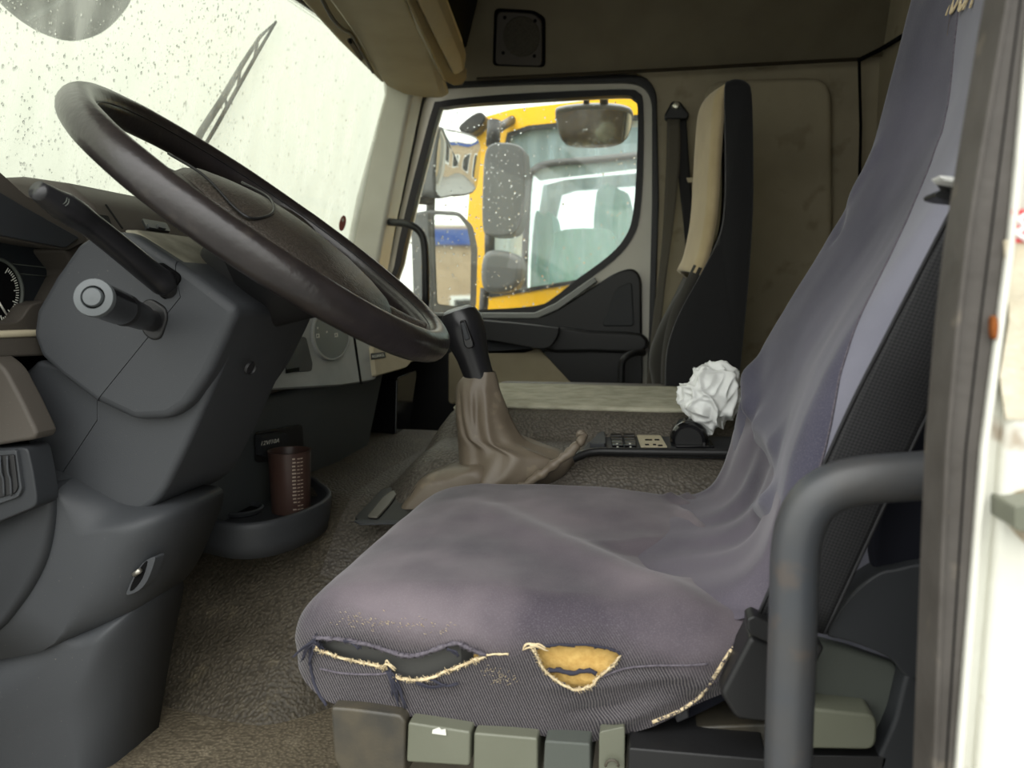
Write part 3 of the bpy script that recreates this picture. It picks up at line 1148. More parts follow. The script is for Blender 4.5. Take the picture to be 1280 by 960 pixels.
# ================================================================== DASHBOARD
dash = thing('dashboard', (-.8, 1.2, .3), 'dark dashboard with grey centre panel and instrument cluster', 'dashboard')


def face_x(z):
    return -.60 - (z - .445) * .34 if z > .445 else -.60 - (.445 - z) * .25


def DF(px, py, out=0.0):
    """point on the dash face seen at a pixel"""
    if py < 470:
        n = np.array((1, 0, .34))
    else:
        n = np.array((1, 0, -.25))
    n = n / np.linalg.norm(n)
    return PP(px, py, np.array((-.60, 0, .445)) + n * out, n)


prof = [(-1.04, .60), (-1.04, .742), (-.93, .757), (-.80, .758), (-.735, .748), (-.70, .72), (face_x(.66), .66), (face_x(.45), .45), (-.66, .44), (-1.04, .44)]
plate('dash_body', [Vector((x, .86, z)) for x, z in prof], (0, .62, 0), M['plastic_brown'], dash, .012, 3)
plate('passenger_dash', [Vector((x, 1.48, z)) for x, z in prof], (0, 0, 0), M['plastic_brown'], dash, .012, 3,
      pts2=[Vector((x - .03, 2.32, z - (.15 if z > .5 else 0))) for x, z in prof])
lowp = [(-.95, .45), (-.602, .447), (face_x(.25), .25), (-.70, .20), (-.95, .20)]
plate('lower_panel', [Vector((x, .98, z)) for x, z in lowp], (0, .68, 0), mat('dark green grey plastic', (78, 82, 83), .55, .35, (900, .25)), dash, .016, 3)
plate('lower_side_panel', [PX(x, y, -.63) for x, y in rounded([(497, 472), (521, 462), (521, 470), (508, 556), (495, 566)], 4)], (-.25, 0, 0), M['gloss_black'], dash, .004)


def dplate(name, px, out, h, m, bevel=.002, parent=None, seg=2):
    n = Vector((1, 0, .34)).normalized() if px[0][1] < 470 else Vector((1, 0, -.25)).normalized()
    return plate(name, [DF(x, y, out) for x, y in px], n * h, m, parent or dash, bevel, seg)


cp = plate('centre_panel', [PP(x, y, (-.597, 0, .445), (1, 0, .34)) for x, y in rounded([(300, 490), (300, 380), (470, 360), (457, 400), (464, 476), (420, 483)], 4)], Vector((1, 0, .34)).normalized() * .012, M['grey_panel'], dash, .003, 2)
nn = Vector((1, 0, .34)).normalized()


def CF(x, y, o=0.0):
    return PP(x, y, np.array((-.597, 0, .445)) + np.array(nn) * (.012 + o), nn)


plate('joint', [CF(x, y, .0003) for x, y in ((437, 390), (439.5, 390), (452.5, 480), (450, 480))], nn * .0006, M['deep'], cp)
el = [(412 + 22 * math.cos(a), 417 + 32 * math.sin(a)) for a in np.linspace(0, 2 * math.pi, 40, endpoint=False)]
dl = plate('dial', [CF(x, y, .0) for x, y in el], nn * .004, M['dial'], cp, .001, 2)
el2 = [(412 + 24 * math.cos(a), 417.5 + 34 * math.sin(a)) for a in np.linspace(0, 2 * math.pi, 40, endpoint=False)]
ring('dial_rim', [CF(x, y) for x, y in el2], [CF(x, y) for x, y in el], nn * .006, mat('pale rim', (150, 152, 148), .4), cp, .001)
for (x, y, k) in ((397, 420, 0), (420, 419, 1), (408.5, 415, 2), (397, 410, 3)):
    o_ = CF(x, y, .0046)
    ic = plate('icon', [CF(x + a, y + b, .0046) for a, b in (((-2, -2.5), (2, -3), (2.4, 2), (-1.6, 2.5)) if k < 2 else ((-.8, -1.2), (.8, -1.2), (.8, 1.2), (-.8, 1.2)))], nn * .0003, M['white_mark'], dl)
    if k < 2:
        plate('icon_inner', [CF(x + a, y + b, .005) for a, b in ((-.9, -1.4), (.9, -1.7), (1.1, .9), (-.7, 1.2))], nn * .0003, M['dial'], dl)
plate('storage_slot', [CF(x, y, .0005) for x, y in rounded([(358, 466), (352, 440), (372, 420), (382, 422), (390, 455), (389, 464)], 3)], nn * .0015, M['plastic2'], cp, .0005)
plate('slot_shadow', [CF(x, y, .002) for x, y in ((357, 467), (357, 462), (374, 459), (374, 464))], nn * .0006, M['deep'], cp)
# beige strip with the name plate
bs = plate('beige_strip', [PP(x, y, (-.592, 0, .445), nn) for x, y in rounded([(457, 434), (470, 431), (505, 427), (506, 455), (500, 462), (461, 473)], 3)], nn * .018, M['beige'], dash, .005, 3)
plate('beige_strip_end', [PP(x, y, (-.60, 0, .445), nn) for x, y in rounded([(504, 440), (532, 436), (535, 446), (506, 455)], 2)], nn * .016, M['beige'], dash, .004, 2)
plate('strip_recess', [PP(x, y, (-.598, 0, .445), nn) for x, y in ((452, 395), (500, 395), (500, 428), (458, 433))], nn * .006, M['plastic_brown'], dash, .002)
BP = lambda x, y, o=0: PP(x, y, np.array((-.592, 0, .445)) + np.array(nn) * (.018 + o), nn)
np_ = plate('name_plate', [BP(x, y, 0) for x, y in ((463, 442), (480.5, 440), (481.5, 447), (464, 450))], nn * .002, M['black'], bs, .0005)
a, b = BP(464.5, 446, .0026), BP(480.5, 443.8, .0026)
ex = (b - a).normalized()
text('lettering', 'ALLIANCE', (a + b) / 2, ex, nn.cross(ex) * .55, (b - a).length / 4.8, M['white_mark'], np_, .0002, bold=.0001)
# 12V socket with its lid
sn = Vector((1, 0, -.25)).normalized()
SF = lambda x, y, o=0: PP(x, y, np.array((-.60, 0, .445)) + np.array(sn) * o, sn)
sk_ = thing('power_socket', SF(338, 560), 'black 12 volt power socket lid under the dash', 'socket')
plate('recess', [SF(x, y, .001) for x, y in rounded([(318, 541), (376, 530), (378, 572), (318, 578)], 4)], sn * .004, M['black'], sk_, .001)
lid = plate('lid', [SF(x, y, .006) for x, y in rounded([(318, 544), (352, 539), (354, 564), (320, 569)], 3)], sn * .012, M['plastic2'], sk_, .002)
a, b = SF(325, 555, .0186), SF(350, 550.5, .0186)
ex = (b - a).normalized()
text('lettering', '12V/10A', (a + b) / 2, ex, sn.cross(ex) * .55, (b - a).length / 3.7, M['white_mark'], lid, .0002, bold=.0001)

# small vents and switches on the dash top by the windscreen
def slot_on_top(px, m, h, name, parent):
    pts = [PP(x, y, (-.70, 0, .72), (.62, 0, .78)) for x, y in px]
    return plate(name, pts, Vector((.62, 0, .78)) * h, m, parent, .001)


tp = np.array((-.7175, 0, .734))
tn = np.array((.62, 0, .78))
v1 = plate('vent', [PP(x, y, tp, tn) for x, y in rounded([(112, 269), (134, 272), (142, 292), (120, 288)], 2)], Vector(tn) * .003, M['deep'], dash, .001)
v2 = plate('switch_panel', [PP(x, y, tp, tn) for x, y in rounded([(176, 276), (206, 281), (212, 292), (182, 288)], 2)], Vector(tn) * .004, M['black'], dash, .001)
for x0 in (183, 195):
    plate('dash_switch', [PP(x, y, tp + tn * .004, tn) for x, y in rounded([(x0, 281), (x0 + 10, 283), (x0 + 12, 288), (x0 + 2, 286)], 1)], Vector(tn) * .003, M['plastic'], v2, .001)
plate('dash_joint', [PP(x, y, tp + tn * .0005, tn) for x, y in ((131, 256), (133, 256), (154, 286), (152, 286))], Vector(tn) * .0008, M['deep'], dash)

# instrument hood and cluster
hood = plate('instrument_hood', [PX(x, y, -.69) for x, y in rounded([(-150, 140), (-60, 176), (0, 215), (34, 246), (52, 252), (104, 292), (110, 300), (84, 313), (0, 297), (-150, 270)], 5)], (-.27, 0, .02), M['plastic_brown'], dash, .010, 3)
plate('hood_face', [PX(x, y, -.686) for x, y in rounded([(-140, 165), (0, 240), (30, 258), (100, 297), (82, 310), (0, 294), (-140, 266)], 4)], (-.03, 0, 0), M['plastic2'], dash, .003)
plate('side_cheek', [PX(x, y, -.70) for x, y in [(80, 312), (108, 297), (180, 300), (170, 420), (60, 420), (100, 340)]], (-.25, 0, 0), M['plastic_brown'], dash, .006)
clu = plate('cluster_face', [PX(x, y, -.745) for x, y in [(-160, 240), (130, 300), (130, 420), (-160, 420)]], (-.1, 0, 0), mat('dark cluster', (40, 44, 48), .35, .4), dash)
for k, pts in enumerate((((9, 329), (64, 335), (72, 343)), ((17, 341.5), (70, 346.5)))):
    tube('line', [PX(x, y, -.744) for x, y in pts], .0007, M['slate'], clu, 6)
gcx, gcy = -8, 366
gl_ = plate('gauge', [PX(gcx + 35 * math.cos(a), gcy + 42 * math.sin(a), -.743) for a in np.linspace(0, 2 * math.pi, 48, endpoint=False)], (.004, 0, 0), M['deep'], clu, .001)
tube('gauge_rim', [PX(gcx + 36 * math.cos(a), gcy + 43 * math.sin(a), -.737) for a in np.linspace(0, 2 * math.pi, 48, endpoint=False)], .0022, M['slate'], clu, 8, True)
for k in range(26):
    a = math.radians(-55 + k * 5)
    r0, r1 = (.72, .90) if k % 5 == 0 else (.80, .90)
    pts = [(r0, -.018), (r1, -.014), (r1, .014), (r0, .018)]
    plate('tick', [PX(gcx + 35 * r * math.cos(a + s_), gcy + 42 * r * math.sin(a + s_), -.738) for r, s_ in pts], (.0004, 0, 0), M['white_mark'], gl_)
tube('needle', [PX(gcx + 2, gcy + 4, -.735), PX(gcx + 16, gcy + 27, -.735)], .0012, M['white_mark'], gl_, 6)
plate('cluster_lip', [PX(x, y, -.715) for x, y in crom([(-120, 408), (0, 404), (24, 400), (34, 388), (42, 380), (60, 378), (60, 412), (0, 418), (-120, 422)], 3, True)], (-.04, 0, 0), M['plastic_brown'], dash, .004)
plate('shelf_highlight', [PX(x, y, -.69) for x, y in ((-120, 418), (60, 412), (60, 420), (-120, 428))], (-.06, 0, 0), M['beige'], dash, .003)  # highlight along the shelf edge, put in as a beige strip
plate('shelf_front', [PX(x, y, -.692) for x, y in ((-120, 426), (60, 420), (70, 444), (-120, 452))], (-.06, 0, 0), M['plastic_brown'], dash, .003)
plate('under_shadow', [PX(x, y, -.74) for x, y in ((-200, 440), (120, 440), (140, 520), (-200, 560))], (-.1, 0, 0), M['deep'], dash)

# knee panels at the near end of the dash
kp = thing('knee_panel', P(60, 700, .8), 'dark moulded knee panel under the steering column', 'panel')
prism('end_cover', crom([(-120, 380), (-40, 430), (0, 456), (18, 484), (36, 520), (45, 546), (20, 553), (-30, 560), (-120, 566)], 4, True), .692, .722, M['plastic_brown'], kp, .010, 4)
vb = prism('side_vent', rounded([(-120, 566), (0, 561), (34, 559), (41, 590), (46, 624), (44, 634), (0, 652), (-120, 700)], 8), .69, .722, M['plastic2'], kp, .008, 3)
prism('vent_frame', rounded([(-60, 568), (20, 562), (27, 612), (22, 622), (-60, 650)], 4), .686, .70, M['plastic'], vb, .003, 2)
prism('vent_core', rounded([(-60, 575), (17, 568), (22, 610), (18, 617), (-60, 640)], 3), .684, .70, M['black'], vb, .002, 2)
for x0 in (-14, 0, 9):
    tube('louver', crom([P(x0, 570, .683), P(x0 + 1, 590, .682), P(x0 + 4, 600, .683), P(x0 + 5, 620, .683)], 4), .0012, M['plastic'], vb, 6)
pillow('main_panel', [(-140, 560), (0, 575), (60, 592), (110, 616), (150, 634), (200, 640), (206, 660), (192, 700), (172, 745), (146, 778), (110, 796), (50, 810), (-20, 820), (-140, 826)], .725, .86, .05, M['plastic'], kp, 8, roll=(60, 150))
pillow('pocket', [(-120, 650), (-20, 640), (30, 624), (56, 606), (66, 622), (64, 665), (52, 710), (22, 760), (-20, 800), (-120, 830)], .716, .80, .010, M['plastic2'], kp, 4, roll=(-80, 10))
pillow('lower_panel', [(-140, 790), (0, 795), (100, 780), (150, 765), (160, 775), (150, 830), (138, 900), (126, 980), (118, 1040), (-140, 1060)], .735, .86, .05, M['plastic'], kp, 8, roll=(60, 150))
# key slot in the panel
ksp = [P(x, y, .738) for x, y in crom([(158, 740), (166, 722), (178, 704), (193, 696), (192, 706), (184, 726), (174, 738), (160, 744)], 3, True)]
ks = plate('key_slot', ksp, (.002, .014, 0), M['plastic'], kp, .002, 2)
plate('key_slot_inner', [P(x, y, .7372) for x, y in crom([(162, 738), (168, 722), (178, 706), (184, 702), (178, 722), (168, 736)], 3, True)], (0, .01, 0), M['deep'], ks, .0005)
tube('key', [P(168, 718, .736), P(175, 713, .733)], .003, M['metal'], ks, 8)

# pedal behind the panel
pd = thing('pedal', P(160, 890, .98), 'small grey foot pedal edge beside the panel', 'pedal')
plate('pad', [P(x, y, .97) for x, y in ((120, 868), (154, 860), (171, 876), (166, 884), (140, 905), (120, 912))], (0, .05, .02), M['slate'], pd, .003)
plate('pad_side', [P(x, y, .965) for x, y in ((171, 874), (168, 884), (146, 903), (146, 897))], (0, .05, .01), M['metal'], pd, .001)
for k in range(4):
    tube('rib', [P(152 - k * 5, 862 + k * 1.5, .966), P(168 - k * 5, 878 + k * 1.5, .966)], .0015, M['black'], pd, 6)

# cup holder tray
tray_px = [(215, 640), (250, 648), (290, 655), (330, 653), (370, 643), (400, 630), (413, 620), (413, 611), (403, 603), (388, 594), (340, 592), (260, 600), (215, 615)]
TZ = .285
tray = thing('cup_tray', PZ(330, 640, .24), 'black cup holder tray at the foot of the dash', 'cup holder')
out = [PZ(x, y, TZ) for x, y in crom(tray_px, 5, True)]
cen = sum((Vector(p) for p in out), Vector()) / len(out)
G = []
for (sc_, z) in ((.93, -.055), (.97, -.035), (1.0, -.01), (1.0, -.003), (.985, .0), (.93, 0.0), (.915, -.003), (.905, -.022), (.5, -.024), (.05, -.024)):
    G.append([Vector((cen.x + (p.x - cen.x) * sc_, cen.y + (p.y - cen.y) * sc_, TZ + z)) for p in out])
grid('tray_body', G, M['plastic'], tray, closed_v=True, cap=True)
wc = PZ(300, 638, TZ - .02)
lathe('well_ring', [(.034, -.002), (.037, .004), (.034, .006), (.031, .002), (.031, -.003)], wc, (0, 0, 1), M['plastic'], tray, 36, False)
lathe('well_floor', [(.0001, -.001), (.031, -.001), (.031, -.004)], wc, (0, 0, 1), M['deep'], tray, 36, False)
# brown cup standing in the tray
cb = PZ(364, 640, TZ - .02)
cb = P(364, 634, cb.y + .015)
cb.z = TZ - .022
cup = thing('paper_cup', cb, 'dark brown drinking cup with pale printed lines in the tray', 'cup')
R0, R1, H = .030, .0335, .098
lathe('cup_body', [(R0, 0), (R1, H), (R1 + .001, H + .001), (R1 - .001, H + .001), (R1 - .002, H - .001), (R0 - .002, .003), (.0001, .003)], cb, (0, 0, 1), M['cup'], cup, 40, False)
for col_, (ang, wdt) in enumerate(((-52, 3.2), (-40, 2.2), (-30, 2.2))):
    for k in range(15):
        if random.random() < .12:
            continue
        z0 = .008 + k * .0058
        a0 = math.radians(ang - 2 - wdt * random.uniform(.6, 1.4))
        a1 = math.radians(ang + 2 + wdt * random.uniform(.3, 1.2))
        rr_ = R0 + (R1 - R0) * z0 / H + .0006
        hgt = .0014 if col_ else .0022
        pts = [cb + Vector((math.cos(a) * rr_, math.sin(a) * rr_, z)) for a, z in ((a0, z0), (a1, z0), (a1, z0 + hgt), (a0, z0 + hgt))]
        plate('print_line', pts, (pts[0] - cb).normalized() * .0002, M['cup_print'], cup)

# ================================================================== STEERING COLUMN
col = thing('steering_column', P(190, 560, .83), 'dark grey steering column cowl with two stalks', 'steering column')
YC0, YC1 = .74, .935
front_half = [(40, 418), (44, 388), (68, 346), (96, 306), (116, 293), (150, 289), (166, 292), (214, 324), (205, 350), (226, 372), (119, 502), (76, 470), (50, 446)]
rear_half = [(206, 350), (215, 324), (236, 338), (296, 386), (286, 410), (258, 470), (232, 508), (210, 524), (168, 526), (121, 503), (228, 372)]
half('cowl_front_half', [(40, 418), (44, 388), (68, 346), (96, 306), (116, 293), (150, 289), (166, 292), (217, 326), (225, 371.5), (119, 502.5), (76, 470), (50, 446)], (7, 8), YC0, YC1, M['plastic'], col, .010)
half('cowl_rear_half', [(217.6, 326.4), (236, 338), (298, 386), (288, 410), (260, 470), (234, 508), (210, 524), (168, 526), (119.8, 503), (225.8, 372)], (8, 9), YC0, YC1, M['plastic'], col, .010)
# pale dusty top cover
prism('top_cover', [(150, 287), (168, 287), (242, 338), (256, 352), (240, 352), (166, 300)], YC0 + .012, YC1 - .02, mat('dusty pale plastic', (150, 145, 128), .6, .35, (500, .2), vary=(30, .8, (104, 99, 86))), col, .008, 3)
low_f = [(14, 480), (46, 450), (120, 500), (128, 520), (71, 601), (40, 560), (22, 520)]
low_r = [(122, 500), (200, 480), (296, 392), (270, 460), (244, 520), (220, 575), (196, 622), (172, 642), (150, 642), (116, 624), (73, 602)]
half('sleeve_front_half', [(14, 480), (46, 450), (121, 470), (121, 525), (71, 601), (40, 570), (22, 530)], (2, 3), YC0 + .018, YC1 - .01, M['plastic'], col, .006)
half('sleeve_rear_half', [(121.6, 470), (210, 470), (306, 388), (280, 452), (254, 512), (232, 562), (206, 614), (194, 630), (178, 641), (164, 645), (146, 641), (112, 624), (71.7, 601.6), (121.6, 526)], (12, 13), YC0 + .018, YC1 - .02, M['plastic'], col, .012, 5)
# screw hole in the rear face
sc1 = P(312, 460, .80)
lathe('screw_hole', [(.0001, .001), (.0065, .001), (.0075, .003), (.0085, .0)], sc1, (1, -.2, -.35), M['black'], col, 20, False)
# stalk pockets
prism('lever_pocket', rounded([(187, 335), (200, 327), (224, 343), (225, 350), (206, 375), (199, 371), (188, 350)], 5), YC0 - .003, YC0 + .03, M['deep'], col, .002, 2)
prism('switch_pocket', rounded([(176, 376), (188, 373), (206, 384), (209, 398), (200, 424), (188, 426), (176, 416)], 7), YC0 - .003, YC0 + .03, M['black'], col, .003, 2)
# lever (wiper stalk)
lv = tube('wiper_stalk', crom([P(212, 358, .748), P(204, 353, .735), P(190, 343, .722), P(168, 325, .70), P(140, 302, .675), P(112, 280, .65), P(92, 266, .63), P(70, 253, .61), P(46, 237, .59)], 5),
          [interp(k, [0, 5, 10, 20, 25, 30, 33, 40], [.010, .0145, .0135, .0125, .012, .0135, .0135, .0085]) for k in range(41)], M['stalk'], col, 18)
lathe('stalk_collar', [(.012, -.008), (.0125, .0), (.010, .012)], P(207, 356, .738), P(185, 338, .715) - P(207, 356, .738), M['black'], lv, 20)
text('stalk_mark', '))', P(84, 252, .605), (.8, 0, -.6), (.6, 0, .8), .008, M['slate'], lv, .0002)
# headlamp switch stalk
a0, a1 = P(196, 404, .75), P(115, 371, .60)
axs = a1 - a0
Ls = axs.length
ls = lathe('light_stalk', [(.010, 0), (.0115, Ls * .12), (.010, Ls * .2), (.0135, Ls * .28), (.0145, Ls * .5), (.0140, Ls * .54)], a0, axs, M['stalk'], col, 32)
lathe('band', [(.0150, Ls * .52), (.0160, Ls * .54), (.0160, Ls * .58), (.0150, Ls * .60)], a0, axs, M['black'], ls, 32)
lathe('twist_grip', [(.0155, Ls * .60), (.0165, Ls * .64), (.0165, Ls * .92), (.0172, Ls * .95)], a0, axs, M['gloss_black'], ls, 32)
lathe('end_ring', [(.0172, Ls * .945), (.0175, Ls * .965), (.0168, Ls * .985), (.0105, Ls * .992), (.0098, Ls * .97)], a0, axs, M['stalk_end'], ls, 36, False)
lathe('end_button', [(.0085, Ls * .965), (.0088, Ls * .99), (.0078, Ls * 1.005), (.0001, Ls * 1.008)], a0, axs, M['stalk_end'], ls, 32, False)
lathe('button_gap', [(.0105, Ls * .975), (.0001, Ls * .975)], a0, axs, M['deep'], ls, 32, False)
text('light_mark', '≡D', P(153, 381, .642) + Vector((0, -.012, 0)), Vector((.9, 0, -.25)).normalized(), Vector((.25, 0, .9)).normalized(), .009, M['slate'], ls, .0002)

# ================================================================== STEERING WHEEL
WC = Vector((-.443, .851, .684))
tt, ww = .635, -.078
wd_ = Vector((math.cos(tt), 0, -math.sin(tt)))
wn0 = Vector((math.sin(tt), 0, math.cos(tt)))
wy = Vector((0, 1, 0)) * math.cos(ww) + wn0 * math.sin(ww)
wn_ = wd_.cross(wy)
WR = .232


def W(u, v, h):
    return WC + wd_ * u + wy * v + wn_ * h


sw = thing('steering_wheel', WC, 'dark worn leather truck steering wheel', 'steering wheel')
NT, NS = 120, 20
G = []
for i in range(NT):
    th = 2 * math.pi * i / NT
    c = W(WR * math.cos(th), WR * math.sin(th), 0)
    rad = (wd_ * math.cos(th) + wy * math.sin(th))
    r_ = .0185 * (1 + .02 * noise.noise((math.cos(th) * 6, math.sin(th) * 6, 0)))
    row = []
    for k in range(NS):
        ph = 2 * math.pi * k / NS
        row.append(c + rad * r_ * math.cos(ph) * .95 + wn_ * r_ * math.sin(ph) * 1.05)
    G.append(row)
rim = grid('rim', G, M['wheel'], sw, closed_u=True, closed_v=True)
# inner seam of the leather
tube('rim_seam', [W((WR - .0155) * math.cos(a), (WR - .0155) * math.sin(a), .0095) for a in np.linspace(0, 2 * math.pi, 120, endpoint=False)], .0009, M['black'], rim, 6, True)


# centre pad: domed
def pad_point(a, s, h0=-.002, dome=.026, uo=.026, ru=.152, rv=.118, e=2.6):
    ca, sa = math.cos(a), math.sin(a)
    r = (abs(ca) ** e + abs(sa) ** e) ** (-1 / e)
    u, v = ru * r * ca * s, rv * r * sa * s
    u += uo
    h = h0 + dome * (1 - s ** 2.4) - .018 * max(0, s - .9) / .1
    return W(u, v, h)


G = [[pad_point(a, s) for a in np.linspace(0, 2 * math.pi, 64, endpoint=False)] for s in (1.0, .985, .96, .92, .85, .7, .5, .3, .1, .01)]

pad = grid('airbag_pad', G, M['pad'], sw, closed_v=True)
grid('pad_back', [[W(.03 + (.105 - q) * math.cos(a), (.095 - q) * math.sin(a), -.014 - q * 1.2) for a in np.linspace(0, 2 * math.pi, 48, endpoint=False)] for q in (0, .02, .05, .09)], M['black'], sw, closed_v=True, cap=True)
# upper blank panel line on the pad
tube('pad_seam', crom([W(-.118, -.07, .004), W(-.06, -.085, .011), W(.0, -.105, .007), W(.02, -.10, .009), W(.01, -.05, .0205), W(-.04, .02, .0225), W(-.10, .06, .012)], 6), .0016, M['black'], pad, 8)
# spokes
for (u0, v0, u1, v1, wd0, wd1) in ((-.05, -.09, -.085, -.222, .062, .045), (-.05, .09, -.085, .222, .062, .045), (.11, -.06, .205, -.105, .034, .030), (.11, .06, .205, .105, .034, .030)):
    G = []
    dirv = np.array((u1 - u0, v1 - v0))
    dirv = dirv / np.linalg.norm(dirv)
    pr = np.array((-dirv[1], dirv[0]))
    for k in range(9):
        t = k / 8
        c = np.array((u0, v0)) * (1 - t) + np.array((u1, v1)) * t
        wdt = wd0 * (1 - t) + wd1 * t - .012 * math.sin(math.pi * t)
        hh = -.012 + .012 * t
        row = []
        for m_ in range(14):
            a = 2 * math.pi * m_ / 14
            q = c + pr * wdt * math.cos(a)
            row.append(W(q[0], q[1], hh + .011 * math.sin(a) - .004 * math.sin(math.pi * t)))
        G.append(row)
    grid('spoke', G, M['pad'], sw, closed_v=True, cap=True)
# hub going down into the column
G = []
for (r_, h) in ((.04, -.125), (.045, -.10), (.05, -.06), (.06, -.03), (.07, -.022), (.07, -.016)):
    G.append([W(.0 + r_ * 1.15 * math.cos(a), r_ * math.sin(a), h) for a in np.linspace(0, 2 * math.pi, 36, endpoint=False)])
grid('hub', G, M['black'], sw, closed_v=True, cap=True)

# ================================================================== DRIVER SEAT
seat = thing('driver_seat', (-.05, .85, .0), 'driver seat in a torn purple grey fabric cover', 'seat')


def cush_ref(x):
    return x


XF, XB = -.335, .17


def ridge(px, py, p0, p1, wdt, h):
    p0, p1 = np.array(p0), np.array(p1)
    d = p1 - p0
    L2 = d @ d
    t = ((np.array((px, py)) - p0) @ d) / L2
    t = min(1, max(0, t))
    q = p0 + d * t
    dist = math.hypot(px - q[0], py - q[1])
    return h * math.exp(-(dist / wdt) ** 2) * sstep(0, .22, t) * sstep(1, .78, t)


def cushion(i, j, NI, NJ, off=0.0):
    """loft: i along X (front to back), j round the YZ section from near bottom to far bottom"""
    t = i / NI
    # denser at front
    x = XF + (XB - XF) * (t ** 1.25)
    d = x - XF
    # front rounding factor
    fr = 1.0 if d > .07 else math.sqrt(max(0.0, 1 - (1 - d / .07) ** 2.2))
    zt = interp(x, [-.34, -.30, -.24, -.15, -.05, .05, .12, .17], [.322, .332, .338, .341, .340, .332, .328, .334])
    zb = interp(x, [-.34, -.29, -.20, -.045, .022, .082, .17], [.232, .226, .222, .214, .246, .28, .29])
    zm = .275
    zt = zm + (zt - zm) * (.25 + .75 * fr) - off
    zb = zm + (zb - zm) * (.35 + .65 * fr) + off
    yn = .622 + .035 * (1 - fr) + .012 * sstep(.02, .12, x) + off
    yf = 1.088 - .045 * (1 - fr) - .03 * sstep(-.22, -.33, x) - off
    s = j / NJ
    # section path: bottom near -> up -> across -> down
    r = min(.042, (zt - zb) * .5)
    hl = zt - zb - r
    wl_ = yf - yn - 2 * r
    q = math.pi * r / 2
    tot = hl + q + wl_ + q + hl
    a = s * tot
    if a < hl:
        y, z = yn + .006 * math.cos(a / hl * math.pi * .5), zb + a
        nrm_ = (-1, 0)
    elif a < hl + q:
        th = (a - hl) / r
        y, z = yn + r - r * math.cos(th), zt - r + r * math.sin(th)
        nrm_ = (-math.cos(th), math.sin(th))
    elif a < hl + q + wl_:
        y, z = yn + r + (a - hl - q), zt
        nrm_ = (0, 1)
    elif a < hl + 2 * q + wl_:
        th = (a - hl - q - wl_) / r
        y, z = yf - r + r * math.sin(th), zt - r + r * math.cos(th)
        nrm_ = (math.sin(th), math.cos(th))
    else:
        y, z = yf, zt - r - (a - hl - 2 * q - wl_)
        nrm_ = (1, 0)
    # wrinkles
    disp = .004 * noise.noise((x * 9, y * 9, z * 9)) + .0012 * noise.noise((x * 30, y * 24, z * 34))
    top = max(0, nrm_[1])
    disp += top * (-.010 * math.exp(-((y - .87) / .13) ** 2) * sstep(-.28, -.05, x))
    disp += top * (ridge(x, y, (-.26, .97), (.10, .60), .03, .011) - ridge(x, y, (-.02, .86), (.06, .74), .05, .012))
    disp += top * ridge(x, y, (.03, 1.02), (.12, .70), .011, .012)
    disp -= top * ridge(x, y, (.055, 1.02), (.14, .74), .010, .010)
    disp += top * (ridge(x, y, (.075, 1.05), (.15, .86), .010, .012) + ridge(x, y, (.02, 1.06), (.06, 1.0), .008, .006) + ridge(x, y, (.045, 1.07), (.075, 1.0), .007, .006))
    sd = max(0, -nrm_[0])
    if sd > 0:
        disp += sd * (.004 * math.sin((x * 46 + z * 60)) * sstep(-.12, .0, x) + ridge(x, z, (-.05, .23), (.08, .295), .008, .006)
                      + ridge(x, z, (-.10, .262), (.06, .29), .006, .004) - ridge(x, z, (-.08, .235), (.05, .275), .006, .004))
        disp += sd * ridge(x, z, (-.31, .272), (-.20, .266), .004, -.003)
    return Vector((x, y + nrm_[0] * disp, z + nrm_[1] * disp))


NI, NJ = 210, 230
tear1 = [(394, 800), (430, 801), (468, 809), (500, 819), (522, 820), (546, 812), (570, 806), (588, 813), (606, 820), (590, 827), (560, 838), (530, 848), (508, 848), (490, 838), (468, 830), (440, 825), (400, 813)]
tear2 = [(667, 811), (700, 807), (740, 808), (768, 814), (776, 820), (766, 832), (748, 844), (738, 858), (716, 861), (692, 848), (679, 836)]
G = [[cushion(i, j, NI, NJ) for j in range(NJ + 1)] for i in range(NI + 1)]


def topx(p):
    v = np.array(p) - CAM
    z = v @ fw
    return 640 + F * (v @ rt) / z, 480 - F * (v @ up) / z


near_j = int(NJ * .30)
PXG = [[topx(G[i][j]) for j in range(near_j)] for i in range(NI + 1)]


def keep_cover(i, j):
    if j >= near_j - 2:
        return True
    x = (PXG[i][j][0] + PXG[i + 1][j + 1][0]) / 2
    y = (PXG[i][j][1] + PXG[i + 1][j + 1][1]) / 2
    return not (inpoly(x, y, tear1) or inpoly(x, y, tear2))


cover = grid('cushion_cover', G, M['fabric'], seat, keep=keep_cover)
# layer under the cover
G2 = [[cushion(i, j, 90, 100, .009) for j in range(101)] for i in range(91)]
def keep_lining(i, j):
    return G2[i][j].x < -.155
def keep_foam(i, j):
    return G2[i][j].x >= -.155 - .01
grid('lining', G2, M['lining'], seat, keep=keep_lining)
grid('foam', G2, M['foam'], seat, keep=keep_foam)

surf = np.array([[*PXG[i][j], *G[i][j]] for i in range(NI + 1) for j in range(near_j)])


def on_cover(x, y, out=.001):
    k = np.argmin((surf[:, 0] - x) ** 2 + (surf[:, 1] - y) ** 2)
    d = surf[k, 2:5]
    # slide in the local side plane to the exact pixel
    q = P(x, y, d[1] - out)
    return q


